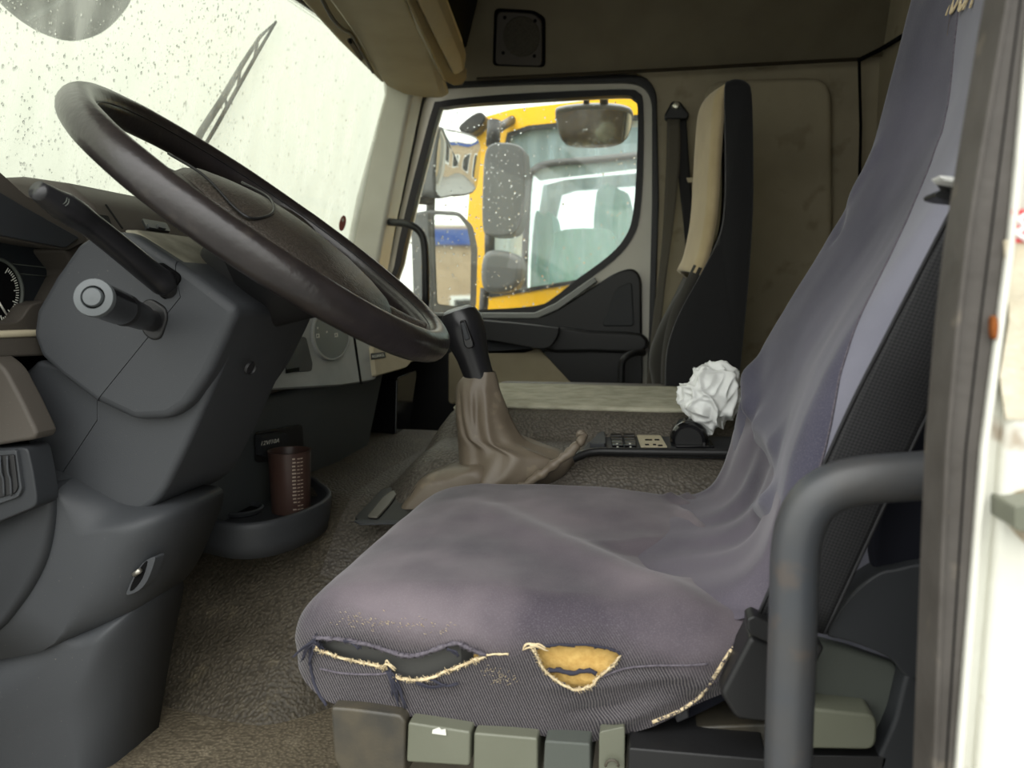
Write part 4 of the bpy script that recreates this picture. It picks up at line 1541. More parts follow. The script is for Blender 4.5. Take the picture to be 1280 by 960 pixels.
def fray(name, pts, r, m, jitter=.0008, n=4, out=.0016):
    cp_ = crom(pts, n)
    ps = [on_cover(x, y, out) + Vector((random.uniform(-jitter, jitter), random.uniform(-jitter, jitter), random.uniform(-jitter, jitter))) for x, y in cp_]
    # smooth the depth
    for _ in range(3):
        ys = [p.y for p in ps]
        for k in range(1, len(ps) - 1):
            ps[k].y = (ys[k - 1] + ys[k] * 2 + ys[k + 1]) / 4
    rr_ = [r * random.uniform(.75, 1.25) for _ in ps]
    return tube(name, ps, rr_, m, seat, 7)


fray('torn_hem', [(392, 797), (430, 800), (468, 808), (500, 818), (522, 819), (546, 811), (570, 804), (588, 811), (608, 819)], .0020, M['thread_blue'], .0003, 6)
fray('frayed_edge', [(395, 808), (402, 814), (440, 826), (468, 831), (480, 834)], .0011, M['thread'], .0008, 6)
fray('frayed_edge', [(494, 846), (512, 850), (532, 849), (562, 838), (592, 826), (607, 820)], .0013, M['thread'], .0007, 6)
fray('frayed_edge', [(604, 819), (620, 818), (636, 818)], .0010, M['thread'], .0005, 4)
fray('frayed_edge', [(664, 809), (672, 822), (679, 836), (692, 848), (716, 861), (738, 858), (748, 846), (766, 832), (775, 821)], .0010, M['thread'], .0007, 5)
fray('torn_hem', [(668, 809), (700, 806), (740, 807), (768, 813), (776, 819)], .0012, M['thread_dark'], .0003, 5)
fray('torn_flap', [(684, 838), (700, 838), (716, 841), (734, 838), (745, 842)], .0022, M['thread_dark'], .0006, 4, -.003)
def fuzz(name, pts, n, ln, r, m, dirn=None, out=.002, spread=0):
    """Many short thread ends along a torn edge, one part."""
    cp_ = crom(pts, 12)
    verts, faces = [], []
    for k in range(n):
        x, y = cp_[int(random.random() * (len(cp_) - 1))]
        x, y = x + random.gauss(0, spread * 2), y + random.gauss(0, spread)
        a = on_cover(x, y, out + random.uniform(-.001, .001))
        ang = random.uniform(0, 2 * math.pi) if dirn is None else dirn + random.gauss(0, .35)
        L_ = ln * random.uniform(.5, 1.3)
        d = Vector((math.cos(ang), random.uniform(-.5, .1), math.sin(ang))).normalized() * L_
        bend = Vector((random.uniform(-1, 1), 0, random.uniform(-1, 1))) * L_ * .25
        p_ = [a - d * .4, a + bend, a + d * .6]
        b0 = len(verts)
        for i_, p in enumerate(p_):
            rr_ = r * (1, 1, .4)[i_]
            verts += [p + Vector((rr_, 0, 0)), p + Vector((-rr_ * .5, -rr_ * .8, rr_ * .5)), p + Vector((-rr_ * .5, 0, -rr_))]
        for i_ in range(2):
            for q in range(3):
                w1, w2 = b0 + i_ * 3 + q, b0 + i_ * 3 + (q + 1) % 3
                faces.append([w1, w2, w2 + 3, w1 + 3])
    o = from_py(name, verts, faces, m, seat)
    o['kind'] = 'stuff'
    return o


fuzz('hem_stitches', [(394, 798), (430, 801), (468, 809), (500, 819), (522, 820), (546, 812), (570, 805), (588, 812), (606, 819)], 130, .007, .0005, M['thread_blue'], math.pi / 2 - .3)
fuzz('frayed_threads', [(395, 808), (402, 814), (440, 826), (468, 831), (484, 836)], 160, .006, .0005, M['thread'])
fuzz('frayed_threads', [(494, 846), (512, 850), (532, 849), (562, 838), (592, 826), (607, 820)], 170, .006, .0005, M['thread'])
fuzz('frayed_threads', [(667, 811), (672, 822), (679, 836), (692, 848), (716, 861), (738, 858), (748, 846), (766, 832), (775, 821)], 150, .005, .00045, M['thread'])
fuzz('frayed_threads', [(394, 796), (398, 806), (404, 812)], 40, .008, .0005, M['thread_dark'])
fuzz('frayed_threads', [(815, 903), (850, 888), (880, 865), (898, 838), (915, 812), (932, 796)], 120, .005, .0005, M['thread_blue'])
fuzz('scuffed_threads', [(430, 772), (470, 778), (520, 782), (570, 784)], 90, .0022, .0003, M['thread'], 0, .001, 5)
fuzz('scuffed_threads', [(610, 835), (622, 845), (635, 852)], 50, .0022, .0003, M['thread'], .6, .001, 4)
# loose threads
loose = [((394, 803), (384, 812), (376, 826)), ((393, 800), (382, 806), (366, 822)), ((394, 806), (390, 820), (384, 830)), ((486, 838), (494, 860), (496, 882)), ((488, 840), (500, 862), (507, 884)), ((484, 836), (490, 852), (492, 870)),
         ((520, 852), (540, 858), (558, 856)), ((540, 850), (556, 856), (575, 855)), ((664, 808), (672, 806), (684, 812)), ((668, 806), (660, 808), (655, 812)), ((430, 801), (446, 806), (450, 812)), ((560, 812), (568, 815), (572, 822)), ((480, 834), (486, 828), (494, 836))]
for k, tr_ in enumerate(loose):
    m_ = M['thread'] if k in (8, 9, 12) else M['thread_dark']
    pts = [on_cover(x if x > 392 else 394, y, .003) for x, y in tr_]
    pts = [P(x, y, p.y) for (x, y), p in zip(tr_, pts)]
    for d_ in range(3):
        tube('loose_thread', crom([p + Vector((random.uniform(-.002, .002), random.uniform(-.001, .001), random.uniform(-.002, .002))) for p in pts], 4), [.0008] * 8 + [.0003], m_, seat, 5)
# stitched seam lines of the cushion
def seam_line(pts, r, m, name='seam', out=.0006):
    cp_ = crom(pts, 6)
    ps = [on_cover(x, y, out) for x, y in cp_]
    for _ in range(4):
        ys = [p.y for p in ps]
        for k in range(1, len(ps) - 1):
            ps[k].y = (ys[k - 1] + ys[k] * 2 + ys[k + 1]) / 4
    return tube(name, ps, r, m, seat, 6)


seam_line([(400, 836), (430, 842), (470, 843), (486, 841)], .0011, M['thread_blue'])
seam_line([(744, 850), (780, 836), (820, 832), (860, 832), (885, 830)], .0010, M['thread_blue'])
seam_line([(388, 806), (388, 830), (395, 860), (408, 882)], .0016, M['thread_dark'])
seam_line([(815, 903), (850, 888), (880, 865), (898, 838), (915, 812), (932, 796)], .0016, M['thread'], 'frayed_hem')

# backrest
ZS = [.24, .30, .36, .463, .54, .669, .761, .863, .956, 1.08, 1.14]
XS = [.115, .105, .100, .112, .138, .211, .256, .272, .290, .32, .36]


def back(i, j, NI_, NJ_):
    t = i / NI_
    z = .22 + .90 * t
    xf = float(np.interp(z, ZS, XS)) * .5 + .25 * float(np.interp(z - .03, ZS, XS)) + .25 * float(np.interp(z + .03, ZS, XS))
    tap = sstep(.70, 1.05, z)
    yn = .628 + .05 * tap
    yf = 1.085 - .05 * tap
    topr = 1 - sstep(1.02, 1.12, z)
    th_ = .11 - .03 * tap
    s = j / NJ_
    # section: near back -> near front -> far front -> far back
    r = .045
    pth = []
    l0 = th_ - r
    q = math.pi * r / 2
    wdt = yf - yn - 2 * r
    tot = l0 + q + wdt + q + l0
    a = s * tot
    if a < l0:
        x, y, n_ = xf + th_ - a, yn, (0, -1)
    elif a < l0 + q:
        th = (a - l0) / r
        x, y, n_ = xf + r - r * math.sin(th), yn + r - r * math.cos(th), (-math.sin(th), -math.cos(th))
    elif a < l0 + q + wdt:
        x, y, n_ = xf, yn + r + a - l0 - q, (-1, 0)
    elif a < l0 + 2 * q + wdt:
        th = (a - l0 - q - wdt) / r
        x, y, n_ = xf + r - r * math.cos(th), yf - r + r * math.sin(th), (-math.cos(th), math.sin(th))
    else:
        x, y, n_ = xf + r + a - l0 - 2 * q - wdt, yf, (0, 1)
    mid = math.exp(-((y - .86) / .13) ** 2)
    dsp = .003 * noise.noise((x * 7, y * 7, z * 5)) + .001 * noise.noise((x * 20, y * 22, z * 16))
    f_ = max(0, -n_[0])
    dsp -= f_ * .020 * mid * (1 - sstep(.8, 1.0, z))
    # bulging fold at lumbar height
    dsp += f_ * sstep(1.085, 1.03, y) * (ridge(y, z, (1.06, .52), (.96, .455), .016, .013) + ridge(y, z, (.96, .455), (.76, .455), .016, .012)
                 - ridge(y, z, (1.05, .475), (.94, .415), .012, .013) - ridge(y, z, (.94, .415), (.82, .40), .012, .010)
                 + ridge(y, z, (.92, .345), (.70, .425), .014, .013) - ridge(y, z, (.90, .315), (.70, .385), .010, .009)
                 + ridge(y, z, (1.03, .38), (.92, .29), .010, .010) - ridge(y, z, (1.01, .36), (.90, .27), .008, .008)
                 + ridge(y, z, (1.07, .70), (1.0, .80), .016, .005) - ridge(y, z, (1.07, .73), (1.0, .67), .012, .006))
    nd = max(0, -n_[1])
    dsp += nd * .002 * math.sin(z * 40 + x * 30)
    z2 = z - .0
    return Vector((x + n_[0] * dsp, y + n_[1] * dsp, z2))


G = [[back(i, j, 150, 110) for j in range(111)] for i in range(151)]
BPX = np.array([[*topx(back(i, j, 150, 110)), i, j, *back(i, j, 150, 110)] for i in range(0, 151, 2) for j in range(0, 60)])
seam_i, seam_j = [], []
for (x, y) in ((1030, 590), (1062, 490), (1106, 378), (1135, 285), (1158, 205), (1182, 110), (1196, 40), (1204, 0)):
    k = np.argmin((BPX[:, 0] - x) ** 2 + (BPX[:, 1] - y) ** 2)
    seam_i.append(BPX[k, 2])
    seam_j.append(BPX[k, 3])
seam_j = [sum(seam_j[max(0, k - 1):k + 2]) / len(seam_j[max(0, k - 1):k + 2]) for k in range(len(seam_j))]
sb = lambda i: interp(i, seam_i, seam_j)
sbs = [np.mean([sb(i + d) for d in range(-8, 9)]) for i in range(151)]
bk = grid('backrest_cover', [[back(i, sbs[i] + (110 - sbs[i]) * k / 96, 150, 110) for k in range(97)] for i in range(151)], M['fabric_back'], seat)
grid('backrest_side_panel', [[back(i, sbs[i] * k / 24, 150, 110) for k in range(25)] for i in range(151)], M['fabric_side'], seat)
G = [[Vector((p.x + .006, p.y, p.z)) for p in row] for row in G[::15]]
grid('backrest_shell', [[Vector((interp(z, ZS, XS) + .112 - .03 * sstep(.7, 1.05, z), y, z)) for y in (.63 + .05 * sstep(.7, 1.05, z), .75, .86, .97, 1.083 - .05 * sstep(.7, 1.05, z))] for z in np.linspace(.22, 1.12, 16)], M['navy'], seat, thick=.012)
# raised seam where the front meets the side
def on_back(x, y, out=.0015):
    k = np.argmin((BPX[:, 0] - x) ** 2 + (BPX[:, 1] - y) ** 2)
    v = Vector(BPX[k, 4:7])
    d = Vector(CAM) - v
    return v + d.normalized() * out
def back_line(name, pts, r, m, out=.0008):
    ps = [on_back(x, y, out) for x, y in crom(pts, 8)]
    for _ in range(6):
        o_ = [p.copy() for p in ps]
        for k in range(1, len(ps) - 1):
            ps[k] = (o_[k - 1] + o_[k] * 2 + o_[k + 1]) / 4
    return tube(name, ps, r, m, bk, 6)
sm = [back(i, sbs[i], 150, 110) for i in range(4, 148)]
tube('side_seam', [p + Vector((-.0005, -.0005, 0)) for p in sm], .0009, M['thread_blue'], bk, 6)
# lettering printed high on the cover
lc = on_back(1197, 7, .006)
e1 = (on_back(1222, 2, .004) - on_back(1178, 20, .004)).normalized()
e2 = Vector((.22, .1, .97))
e2 = (e2 - e1 * e2.dot(e1)).normalized()
text('printed_lettering', 'MUGA', lc + e2 * .012 + e1 * .002, e1, e2 * 1.6, .040, M['thread'], bk, .0006, shear=.25)
plate('printed_flourish', [on_back(x, y, .004) for x, y in ((1176, 14), (1182, 16), (1179, 30), (1173, 45), (1175, 28))], (-.0004, -.0004, 0), M['thread'], bk)

# gathered cloth where the back cover runs down on to the cushion
gp = [(-.03, .312), (.02, .326), (.055, .334), (.082, .347), (.097, .370), (.104, .400), (.111, .435), (.135, .480)]
G = []
for k in range(61):
    y = .645 + .43 * k / 60
    env = sstep(0, .06, k / 60) * sstep(1, .95, k / 60)
    row = []
    for q, (x, z) in enumerate(crom(gp, 5)):
        t = q / 35
        x += t * .020 * math.exp(-((y - .86) / .13) ** 2)
        ple = math.sin(math.pi * t) * (.002 * math.sin(y * 80 + 7 * t + 3 * noise.noise((y * 9, 0, 0))) + .007 * noise.noise((y * 13 + t * 2, t * 1.5, 4))) * env
        row.append(Vector((.112 + (x - .112) * (.25 + .75 * env) - ple, y, .338 + (z - .338) * (.3 + .7 * env) + ple * .6)))
    G.append(row)
grid('cover_gather', G, M['fabric_mid'], seat)

# seat base and controls
prism('seat_frame', rounded([(420, 900), (930, 905), (1010, 915), (1010, 1010), (420, 1010)], 10), .68, 1.04, M['seat_trim'], seat, .01)
prism('pedestal', rounded([(520, 990), (900, 990), (860, 1250), (540, 1250)], 10), .74, .99, M['black'], seat, .01)
prism('front_control_block', rounded([(413, 884), (440, 886), (500, 894), (507, 902), (506, 975), (440, 985), (417, 950)], 5), .615, .70, M['seat_trim'], seat, .009, 4)
for k, (px_, m_) in enumerate((([(510, 903), (588, 915), (587, 958), (508, 953)], 'olive'), ([(592, 916), (672, 923), (672, 985), (591, 980)], 'olive'), ([(681, 926), (738, 930), (738, 985), (678, 985)], 'slate'), ([(749, 915), (781, 908), (781, 985), (748, 985)], 'olive'))):
    lv_ = prism('control_lever', rounded(px_, 4), .612 + .003 * (k % 2), .70, M[m_], seat, .006, 4)
    if k == 0:
        pl = [(518, 906), (575, 914), (575, 922), (520, 916)]
        plate('icon', [P(x, y, .6114) for x, y in ((541, 912), (549, 909), (552, 912), (557, 911), (558, 919), (540, 916.5))], (0, -.0005, 0), M['white_mark'], lv_)
    if k == 3:
        tube('thumb_ring', [P(765 + 8 * math.cos(a), 958 + 8 * math.sin(a), .611) for a in np.linspace(math.pi, 2 * math.pi, 12)], .0012, M['seat_trim'], lv_, 6)
prism('side_rail', rounded([(786, 930), (800, 912), (960, 905), (1015, 915), (1015, 1000), (784, 1000)], 5), .64, .72, M['seat_trim'], seat, .008, 4)
prism('rail_ledge', rounded([(786, 935), (960, 950), (960, 990), (784, 990)], 4), .60, .66, M['black'], seat, .008, 4)
# cloth strap and lower cover edge
prism('cover_tail', crom([(800, 905), (850, 885), (890, 860), (905, 855), (915, 870), (880, 890), (840, 906)], 3, True), .65, .70, M['navy'], seat, .004)
prism('elastic_strap', [(842, 892), (858, 880), (862, 898), (846, 905)], .63, .65, M['webbing'], seat, .002)
# recliner covers
rc = prism('side_cover', rounded([(1018, 800), (1060, 810), (1120, 830), (1132, 850), (1105, 935), (1060, 950), (1005, 950), (990, 880)], 8), .62, .72, M['slate'], seat, .010, 4)
prism('upper_side_cover', crom([(1036, 784), (1060, 748), (1090, 722), (1120, 712), (1180, 716), (1180, 860), (1135, 848), (1110, 822), (1060, 802), (1036, 796)], 3, True), .60, .74, M['plastic2'], seat, .014, 5, 30)
prism('lower_side_cover', rounded([(1132, 840), (1200, 850), (1200, 1010), (1090, 1010), (1098, 945), (1118, 900)], 10), .60, .74, M['plastic2'], seat, .014, 4)
prism('recliner_lever', rounded([(985, 884), (1010, 885), (1090, 894), (1097, 902), (1096, 930), (1088, 938), (985, 936)], 6), .595, .66, M['olive'], seat, .008, 4)
prism('floor_rail', rounded([(990, 944), (1110, 946), (1090, 1010), (990, 1010)], 5), .60, .70, M['black'], seat, .006)
prism('seat_side', crom([(1100, 620), (1150, 520), (1190, 480), (1230, 480), (1230, 740), (1150, 740), (1095, 725)], 3, True), .612, .74, M['navy'], seat, .02, 4)

# driver seat belt
bt = thing('seat_belt', P(985, 800, .58), 'wide black ribbed seat belt across the driver seat', 'seat belt')
Lp = [(1262, 120, .54), (1230, 185, .545), (1188, 266, .55), (1110, 416, .565), (1048, 540, .58), (946, 774, .60)]
Rp = [(1345, 175, .54), (1312, 245, .545), (1262, 330, .55), (1200, 440, .565), (1149, 540, .58), (1031, 792, .60)]
Lc, Rc = crom(Lp, 8), crom(Rp, 8)
G = []
for a, b in zip(Lc, Rc):
    pa, pb = P(*a), P(*b)
    G.append([pa.lerp(pb, k / 10) + Vector((0, -.002 * math.sin(math.pi * k / 10), 0)) for k in range(11)])
grid('webbing', G, M['belt'], bt, thick=.0022)
tube('webbing_edge', [P(a[0], a[1], a[2] - .001) for a in Rc], .0014, M['webbing'], bt, 6)
tube('webbing_edge', [P(a[0], a[1], a[2] - .001) for a in Lc], .0014, M['webbing'], bt, 6)
prism('belt_guide', rounded([(934, 774), (942, 770), (1024, 804), (1030, 810), (1022, 828), (1010, 826), (940, 795), (934, 788)], 3), .585, .605, M['black'], bt, .004, 3)
prism('buckle_cover', rounded([(900, 868), (938, 795), (1012, 824), (1000, 900), (960, 905), (920, 900)], 8), .60, .64, M['black'], bt, .006, 3)
# belt clip near the pillar
cl = thing('belt_clip', P(1186, 236, .53), 'small silver and black clip beside the door pillar', 'clip')
prism('clip_top', [(1174, 219), (1206, 222), (1206, 230), (1181, 226)], .485, .50, M['white'], cl, .001)  # white stands in for the bright reflection of the silver top
prism('clip_arm', [(1181, 225), (1200, 236), (1200, 242), (1190, 240)], .50, .515, M['black'], cl, .001)
prism('clip_lower', rounded([(1168, 242), (1174, 238), (1205, 240), (1205, 252), (1178, 249), (1169, 246)], 2), .50, .52, M['black'], cl, .002)

# curved grab bar in the foreground
gb = thing('grab_bar', P(985, 960, .50), 'curved dark steel grab bar in front of the driver seat', 'grab handle')
tube('bar', crom([P(983, 1120, .50), P(985, 960, .50), P(991, 780, .50), P(994, 690, .50), P(1003, 650, .50), P(1020, 624, .50), P(1046, 608, .50), P(1082, 600, .50), P(1130, 596, .50), P(1190, 592, .50)], 8), .0152, M['bar'], gb, 24)

# ================================================================== DOOR PILLAR (near)
pil = thing('trim_3', P(1220, 960, .40), 'door pillar with rubber seal and chipped white paint', 'pillar')
pil['kind'] = 'structure'


def strip(name, left, right, Y0, Y1, m, bevel=.004, seg=3):
    pts = [(x, y) for x, y in left] + [(x, y) for x, y in right[::-1]]
    return prism(name, pts, Y0, Y1, m, pil, bevel, seg, 30)


rowsY = [-1500, -60, 0, 105, 240, 300, 400, 560, 700, 860, 960, 1040, 1400]
eL = [1431, 1244, 1235, 1221, 1200, 1192, 1180, 1163, 1157, 1151, 1147, 1143, 1128]
eM = [1513, 1268, 1257, 1239, 1216, 1207, 1195, 1181, 1175, 1169, 1165, 1162, 1150]
eS = [1548, 1300, 1290, 1280, 1268, 1262, 1249, 1228, 1217, 1204, 1196, 1190, 1165]
z1 = lambda e: list(zip(e, rowsY))
G = []
for (a, yy_), (b, _) in zip(z1(eL), z1(eM)):
    G.append([P(a + 10, yy_, .50), P(a + 2, yy_, .45), P(a, yy_, .435), P(a + 1, yy_, .424), P((a + b) / 2, yy_, .416), P(b + 2, yy_, .412), P(b + 12, yy_, .412)])
G = [[Vector(p) for p in row] for row in crom([np.array([list(p) for p in row]) for row in G], 6)]
grid('vinyl_trim', G, M['pillar_vinyl'], pil)
strip('rubber_seal', z1(eM), z1(eS), .395, .41, M['rubber'], .005, 4)
strip('seal_lip', z1([m_ + 1 for m_ in eM]), z1([m_ + 7 for m_ in eM]), .391, .42, M['rubber'], .002)
strip('seal_groove', z1([m_ * .45 + s_ * .55 for m_, s_ in zip(eM, eS)]), z1([m_ * .45 + s_ * .55 + 2 for m_, s_ in zip(eM, eS)]), .3945, .40, M['deep'], 0)
wpl = strip('painted_pillar', z1([s_ - 6 for s_ in eS]), z1([1700] * 13), .400, .406, M['white_paint'], .006)
strip('painted_lip', z1([s_ for s_ in eS]), z1([s_ + 9 for s_ in eS]), .392, .41, M['white_paint'], .003)
strip('painted_step', z1([s_ + 26 for s_ in eS]), z1([1700] * 13), .394, .41, M['white_paint'], .004)
prism('old_sticker', [(1256, 300), (1330, 300), (1330, 525), (1258, 525), (1250, 470), (1262, 400)], .3932, .395, mat('peeling sticker backing', (204, 196, 176), .8, .2, (60, .4), vary=(40, .8, (176, 164, 138))), pil, 0)
rs = prism('red_sticker', rounded([(1265, 262), (1340, 262), (1340, 303), (1265, 303)], 2), .3925, .395, M['red'], pil, 0)
tube('sticker_mark', crom([P(1290, 265, .392), P(1275, 274, .392), P(1280, 284, .392), P(1272, 292, .392), P(1284, 300, .392)], 5), .0012, M['white'], rs, 6)
prism('rust_spot', crom([(1241, 398), (1246, 396), (1248, 410), (1246, 424), (1241, 420)], 3, True), .3905, .395, M['rust'], pil, .001)
st_ = prism('door_striker', rounded([(1268, 634), (1330, 622), (1330, 676), (1268, 662)], 4), .375, .41, M['olive'], pil, .003)
prism('dirt_ring', crom([(1255, 640), (1270, 668), (1300, 690), (1330, 690), (1330, 610), (1270, 615)], 3, True), .3933, .395, mat('grime', (128, 112, 90), .9, .1, (60, .4), vary=(50, .9, (190, 180, 160))), pil, 0)

quad_slab('wall_driver_rear', [(.24, .401, -.3), (.66, .401, -.3), (.66, .401, 1.72), (.24, .401, 1.72)], (0, .03, 0), M['white_paint'])

# ================================================================== PASSENGER SEAT AND BELT
ps = thing('passenger_seat', P(880, 600, 1.95), 'passenger seat with cream and black cloth backrest', 'seat')
sidep = [(906, 108), (912, 100), (922, 98), (934, 102), (940, 116), (942, 180), (942, 260), (938, 330), (932, 400), (925, 470), (920, 540), (840, 540), (832, 500), (832, 450), (838, 420), (850, 390), (872, 350), (892, 312), (904, 280), (908, 230), (907, 160)]
pillow('backrest_side', sidep, 1.74, 1.86, .012, M['seat_black'], ps, 5, dens=3)
frontp = [(900, 112), (908, 100), (924, 98), (936, 120), (938, 260), (930, 330), (884, 330), (897, 300), (904, 240), (903, 160)]
G = []
for k in range(13):
    t = k / 12
    yy = 1.76 + .42 * t
    bul = -.03 * math.sin(math.pi * t)
    G.append([P(x, y, 1.76) + Vector((bul, yy - 1.76, -.02 * (1 - math.sin(math.pi * (t * .8 + .1)))))
              for x, y in crom([(932, 101), (914, 100), (904, 110), (900, 140), (896, 200), (892, 260), (882, 312), (872, 335)], 4)])
grid('cream_panel', G, M['cream'], ps, thick=.02)
G = []
for k in range(13):
    t = k / 12
    yy = 1.76 + .42 * t
    bul = .06 * math.sin(math.pi * t)
    G.append([P(x, y, 1.76) + Vector((bul, yy - 1.76, 0)) for x, y in crom([(872, 333), (856, 365), (842, 395), (834, 430), (831, 470), (833, 540)], 4)])
grid('lower_panel', G, M['seat_grey'], ps, thick=.02)
pillow('far_bolster', [(872, 338), (860, 350), (840, 378), (820, 418), (811, 450), (815, 480), (822, 540), (870, 545), (878, 440), (885, 360)], 2.05, 2.20, .03, M['seat_grey'], ps, 5)
tube('bolster_piping', [P(x, y, 1.752) for x, y in crom([(838, 478), (836, 450), (844, 418), (858, 390), (872, 364)], 5)], .006, M['seat_grey'], ps, 8)
prism('cushion', rounded([(700, 520), (900, 515), (900, 570), (700, 570)], 10), 1.90, 2.22, M['seat_grey'], ps, .03, 4)
prism('seat_base', rounded([(740, 560), (890, 560), (890, 720), (740, 720)], 8), 1.95, 2.20, M['black'], ps, .01)

pb = thing('passenger_belt', P(845, 140, 2.28), 'dark seat belt hanging from a bolted anchor on the far wall', 'seat belt')
an = prism('anchor', rounded([(840, 126), (850, 126), (862, 142), (860, 149), (832, 149), (830, 144)], 3), 2.255, 2.29, M['black'], pb, .006)
lathe('bolt', [(.0001, .012), (.008, .011), (.011, .006), (.0115, 0)], P(845, 132.5, 2.258), (0, -1, 0), M['brass'], an, 20, False)
def ribbon(name, L_, R_, m, parent, th=.003):
    Lc_, Rc_ = crom(L_, 5), crom(R_, 5)
    return grid(name, [[P(*a).lerp(P(*b), k / 4) for k in range(5)] for a, b in zip(Lc_, Rc_)], m, parent, thick=th)
ribbon('webbing_front', [(834, 148, 2.26), (832, 220, 2.255), (826, 320, 2.25), (816, 400, 2.24), (806, 500, 2.22)], [(850, 148, 2.26), (850, 200, 2.255), (842, 280, 2.25), (830, 370, 2.24), (818, 500, 2.22)], mat('grey webbing', (92, 88, 80), .8, .2, (300, .3)), pb)
ribbon('webbing_rear', [(846, 148, 2.27), (848, 220, 2.27), (856, 300, 2.27), (862, 420, 2.27)], [(858, 148, 2.27), (862, 210, 2.27), (870, 300, 2.27), (876, 420, 2.27)], M['webbing'], pb)
prism('slider', rounded([(858, 222), (868, 222), (871, 228), (860, 228)], 1), 2.255, 2.265, M['beige'], pb, .001)

# ================================================================== OUTSIDE
# windscreen wiper parked on the outside of the glass
wp = thing('windscreen_wiper', ws(1.5, .5, .03), 'windscreen wiper resting upright outside the wet windscreen', 'wiper')
tube('blade', [WS(x, y, .012) for x, y in ((345, 27), (322, 66), (296, 112), (272, 155), (256, 182))], [.003, .004, .0045, .0045, .004], M['black'], wp, 8)
tube('arm', [WS(x, y, .028) for x, y in ((343, 29), (325, 46), (303, 80), (279, 122), (252, 164), (236, 195))], [.002, .004, .0055, .007, .008, .008], M['mirror_back'], wp, 8)
for (a, b) in (((322, 54), (318, 72)), ((300, 90), (297, 110)), ((282, 122), (283, 136))):
    tube('link', [WS(*a, .026), WS(*b, .014)], .003, M['black'], wp, 6)

# front kerb mirror hanging before the windscreen
fm = thing('front_mirror', PX(88, 0, -1.28), 'rounded front mirror hanging outside at the top of the windscreen', 'mirror')
op = [(-6, -30), (2, 0), (22, 22), (52, 42), (90, 53), (126, 44), (152, 22), (168, -4), (172, -40), (90, -70)]
nmf = Vector((.82, -.35, -.45)).normalized()
mc = PX(88, 0, -1.25)
FPx = lambda x, y, o=0: PP(x, y, mc + nmf * o, nmf)
plate('housing', [FPx(x, y) for x, y in crom(op, 4, True)], -nmf * .04, M['mirror_back'], fm, .01, 3)
plate('mirror_glass', [FPx(88 + (x - 88) * .95, -8 + (y + 8) * .95, .002) for x, y in crom(op, 4, True)], nmf * .002, M['glass_mirror'], fm)
tube('bracket', [FPx(90, -60, -.02), FPx(90, -60, -.02) + Vector((.2, 0, .25))], .012, M['black'], fm)

# door mirrors of this truck
mh = thing('door_mirror', P(560, 330, 2.62), 'pair of door mirrors on a bracket outside the passenger window', 'mirror')
mn = Vector((.84, -.53, -.16)).normalized()
m0 = P(568, 205, 2.60)
MP = lambda x, y, o=0: PP(x, y, m0 + mn * o, mn)
hp = crom([(548, 164), (560, 161), (590, 168), (602, 181), (600, 222), (592, 242), (566, 246), (543, 242)], 3, True)
plate('upper_housing', [MP(x, y) for x, y in hp], -mn * .10 + Vector((0, 0, 0)), M['mirror_back'], mh, .012, 3)
grid('upper_glass', [[MP(573 + (x - 573) * .93 * q, 204 + (y - 204) * .93 * q, .002 + .007 * (1 - q * q)) for x, y in hp] for q in (1, .9, .8, .7, .6, .5, .4, .3, .2, .1, .01)], M['glass_mirror'], mh, closed_v=True)
m2n = Vector((.86, -.51, .02)).normalized()
m20 = P(566, 325, 2.60)
MQ = lambda x, y, o=0: PP(x, y, m20 + m2n * o, m2n)
lpx = rounded([(536, 262), (576, 264), (593, 282), (599, 310), (597, 384), (588, 392), (540, 392)], 6)
plate('lower_housing', [MQ(x, y) for x, y in lpx], -m2n * .10, M['mirror_back'], mh, .012, 3)
lgl = [(542, 268), (572, 270), (583, 284), (588, 310), (587, 378), (582, 384), (546, 380)]
plate('lower_glass', [MQ(x, y, .001) for x, y in rounded(lgl, 4)], m2n * .003, M['glass_mirror'], mh)
tube('post', [P(539, 238, 2.66), P(538, 268, 2.66)], .016, M['mirror_back'], mh)
tube('bracket', [P(539, 252, 2.66), P(520, 250, 2.55), P(500, 248, 2.42)], .014, M['black'], mh)
tube('post', [P(538, 388, 2.66), P(537, 430, 2.66)], .016, M['black'], mh)
# kerb mirror above the window
km = thing('kerb_mirror', P(743, 140, 2.56), 'wide kerb mirror hanging at the top of the passenger window', 'mirror')
kn_ = Vector((.12, -.93, -.34)).normalized()
k0 = P(743, 157, 2.56)
KP = lambda x, y, o=0: PP(x, y, k0 + kn_ * o, kn_)
kpx = crom([(694, 142), (700, 135), (730, 131), (765, 131), (786, 135), (792, 143), (789, 162), (780, 178), (760, 185), (720, 185), (704, 178), (697, 162)], 3, True)
plate('housing', [KP(x, y) for x, y in kpx], -kn_ * .06, M['mirror_back'], km, .012, 3)
plate('mirror_glass', [KP(743 + (x - 743) * .95, 160 + (y - 158) * .86, .001) for x, y in kpx], kn_ * .003, mat('dim mirror glass', (205, 205, 195), .06, .5, metal=1.0), km)
tube('arm', [P(755, 95, 2.40), P(755, 100, 2.50), P(755, 138, 2.58)], .014, M['black'], km)
tube('arm', [P(733, 100, 2.50), P(733, 138, 2.58)], .010, M['black'], km)

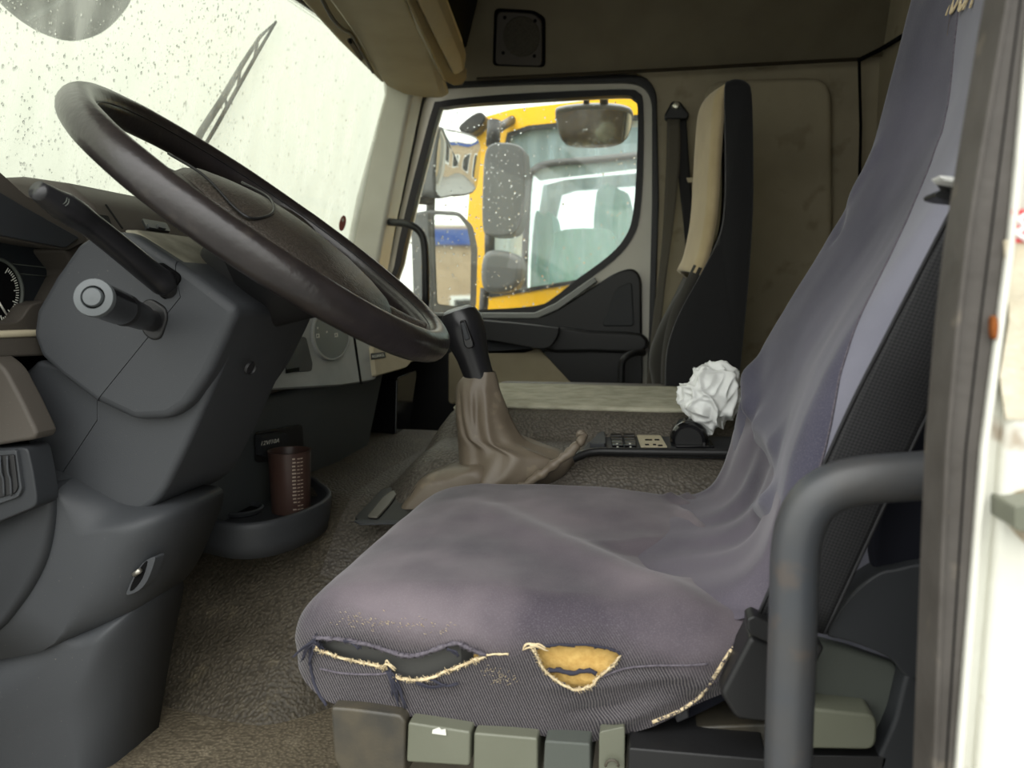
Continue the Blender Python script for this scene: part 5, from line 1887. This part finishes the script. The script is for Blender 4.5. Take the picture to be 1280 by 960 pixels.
# yellow truck parked alongside
yt = thing('yellow_truck', Vector((-.3, 3.6, -1.25)), 'bright yellow truck cab parked beside the passenger window', 'truck')
YT = 3.45
outer = [(598, 148), (640, 136), (800, 118), (1100, 80), (1200, 80), (1200, 620), (560, 640), (572, 420), (582, 300), (588, 220)]
inner = [(634, 166), (660, 157), (800, 143), (905, 132), (918, 145), (912, 322), (900, 330), (760, 348), (640, 368), (612, 372), (606, 360), (610, 320), (618, 240)]
body = ring('cab_side', [P(x, y, YT) for x, y in outer], [P(x, y, YT) for x, y in inner], (0, .10, 0), M['yellow'], yt, .012, centre=P(720, 260, YT))
plate('cab_roof', [P(598, 150, YT + .02), P(640, 137, YT + .02), P(800, 119, YT + .02), P(1100, 82, YT + .02)], (0, 2.1, .05), M['yellow'], yt)
plate('cab_headlining', [P(600, 156, YT + .12), P(640, 143, YT + .12), P(800, 125, YT + .12), P(1000, 100, YT + .12)], (0, 1.9, .03), M['cab_dark'], yt)
plate('cab_front', [P(598, 150, YT + .02), P(586, 300, YT + .02), P(574, 420, YT + .02), P(560, 640, YT + .02)], (-.1, 2.1, 0), M['yellow'], yt)
ring('window_seal', [P(x, y, YT - .006) for x, y in inner], [P(720 + (x - 720) * .965, 258 + (y - 258) * .95, YT - .006) for x, y in inner], (0, .03, 0), M['black'], yt, centre=P(720, 260, YT - .006))
plate('window_pane', [P(x, y, YT + .02) for x, y in inner], (0, .005, 0), M['truck_glass'], yt)
tube('window_divider', crom([P(655, 362, YT + .01), P(657, 300, YT + .01), P(661, 230, YT + .01), P(668, 212, YT + .01), P(690, 204, YT + .01), P(740, 200, YT + .01), P(800, 194, YT + .01), P(900, 186, YT + .01)], 5), .016, M['mirror_back'], yt)
ring('far_side', [Vector((p.x, 5.5, p.z)) for p in (P(x, y, YT) for x, y in outer)], [Vector((p.x, 5.5, p.z)) for p in (P(x, y, YT) for x, y in inner)], (0, .05, 0), M['cab_dark'], yt, centre=Vector((P(720, 260, YT).x, 5.5, P(720, 260, YT).z)))
rw = P(1000, 300, YT).x
plate('cab_rear_wall', [Vector((rw, YT + .1, -.6)), Vector((rw, 5.5, -.6)), Vector((rw, 5.5, 1.6)), Vector((rw, YT + .1, 1.6))], (.05, 0, 0), M['cab_dark'], yt)
prism('truck_seat', crom([(690, 300), (700, 288), (735, 285), (765, 290), (772, 320), (770, 380), (690, 380)], 4, True), 3.9, 4.4, M['teal'], yt, .06, 4)
prism('truck_seat', crom([(668, 272), (678, 268), (690, 274), (692, 380), (664, 380)], 4, True), 4.5, 4.9, M['teal'], yt, .05, 4)
prism('truck_seat_back', crom([(745, 240), (775, 236), (790, 260), (790, 380), (745, 380)], 4, True), 4.0, 4.4, M['teal'], yt, .06, 4)
prism('roof_marker', crom([(572, 160), (590, 143), (602, 140), (606, 150), (590, 166)], 3, True), YT - .1, YT, M['black'], yt, .01)
um = prism('truck_mirror', crom([(606, 192), (614, 180), (634, 178), (652, 184), (656, 200), (655, 255), (648, 285), (636, 294), (612, 294), (603, 284), (603, 230)], 4, True), 3.10, 3.24, M['mirror_back'], yt, .03, 4)
um2 = prism('truck_mirror', crom([(604, 318), (620, 312), (644, 318), (652, 332), (648, 356), (630, 366), (606, 364), (600, 345)], 4, True), 3.10, 3.24, M['mirror_back'], yt, .03, 4)
tube('mirror_arm', [P(618, 152, 3.2), P(616, 182, 3.18)], .03, M['black'], yt)
tube('mirror_arm', [P(612, 290, 3.2), P(612, 320, 3.2)], .022, M['black'], yt)
tube('mirror_arm', [P(606, 360, 3.2), P(602, 420, 3.2)], .02, M['black'], yt)
tube('mirror_arm', [P(616, 165, 3.2), P(640, 150, 3.46)], .02, M['black'], yt)

# the load body of this truck, behind the cab (shows in the door mirrors)
cbx = thing('cargo_box', (2.5, 1.4, -1.25), 'pale grey load body behind the cab seen in the door mirror', 'truck body')
plate('box', [(.9, .32, -.2), (.9, 2.46, -.2), (.9, 2.46, 2.3), (.9, .32, 2.3)], (5, 0, 0), mat('pale grey box body', (170, 172, 168), .4, .4), cbx, .02)
plate('chassis', [(.8, .8, -.9), (.8, 2.0, -.9), (.8, 2.0, -.25), (.8, .8, -.25)], (5, 0, 0), M['black'], cbx, .02)

# building behind, seen in the door mirror
bl = thing('building', (15, 8, -1.25), 'tan building with a blue sign band reflected in the door mirror', 'building')
bx0, by0, by1 = 16.0, 1.0, 16.0
plate('wall', [(bx0, by0, -1.25), (bx0, by1, -1.25), (bx0, by1, 3.0), (bx0, by0, 3.0)], (3, 0, 0), M['building'], bl)
plate('sign_band', [(bx0 - .1, by0, 2.5), (bx0 - .1, by1, 2.5), (bx0 - .1, by1, 2.9), (bx0 - .1, by0, 2.9)], (.1, 0, 0), M['blue_sign'], bl)
for k in range(6):
    y0 = by0 + .8 + k * 2.4
    wdw = plate('window', [(bx0 - .05, y0, -.4), (bx0 - .05, y0 + 1.5, -.4), (bx0 - .05, y0 + 1.5, 1.2), (bx0 - .05, y0, 1.2)], (.06, 0, 0), M['white'], bl)
    plate('pane', [(bx0 - .07, y0 + .1, -.3), (bx0 - .07, y0 + 1.4, -.3), (bx0 - .07, y0 + 1.4, 1.1), (bx0 - .07, y0 + .1, 1.1)], (.03, 0, 0), M['gloss_black'], wdw)
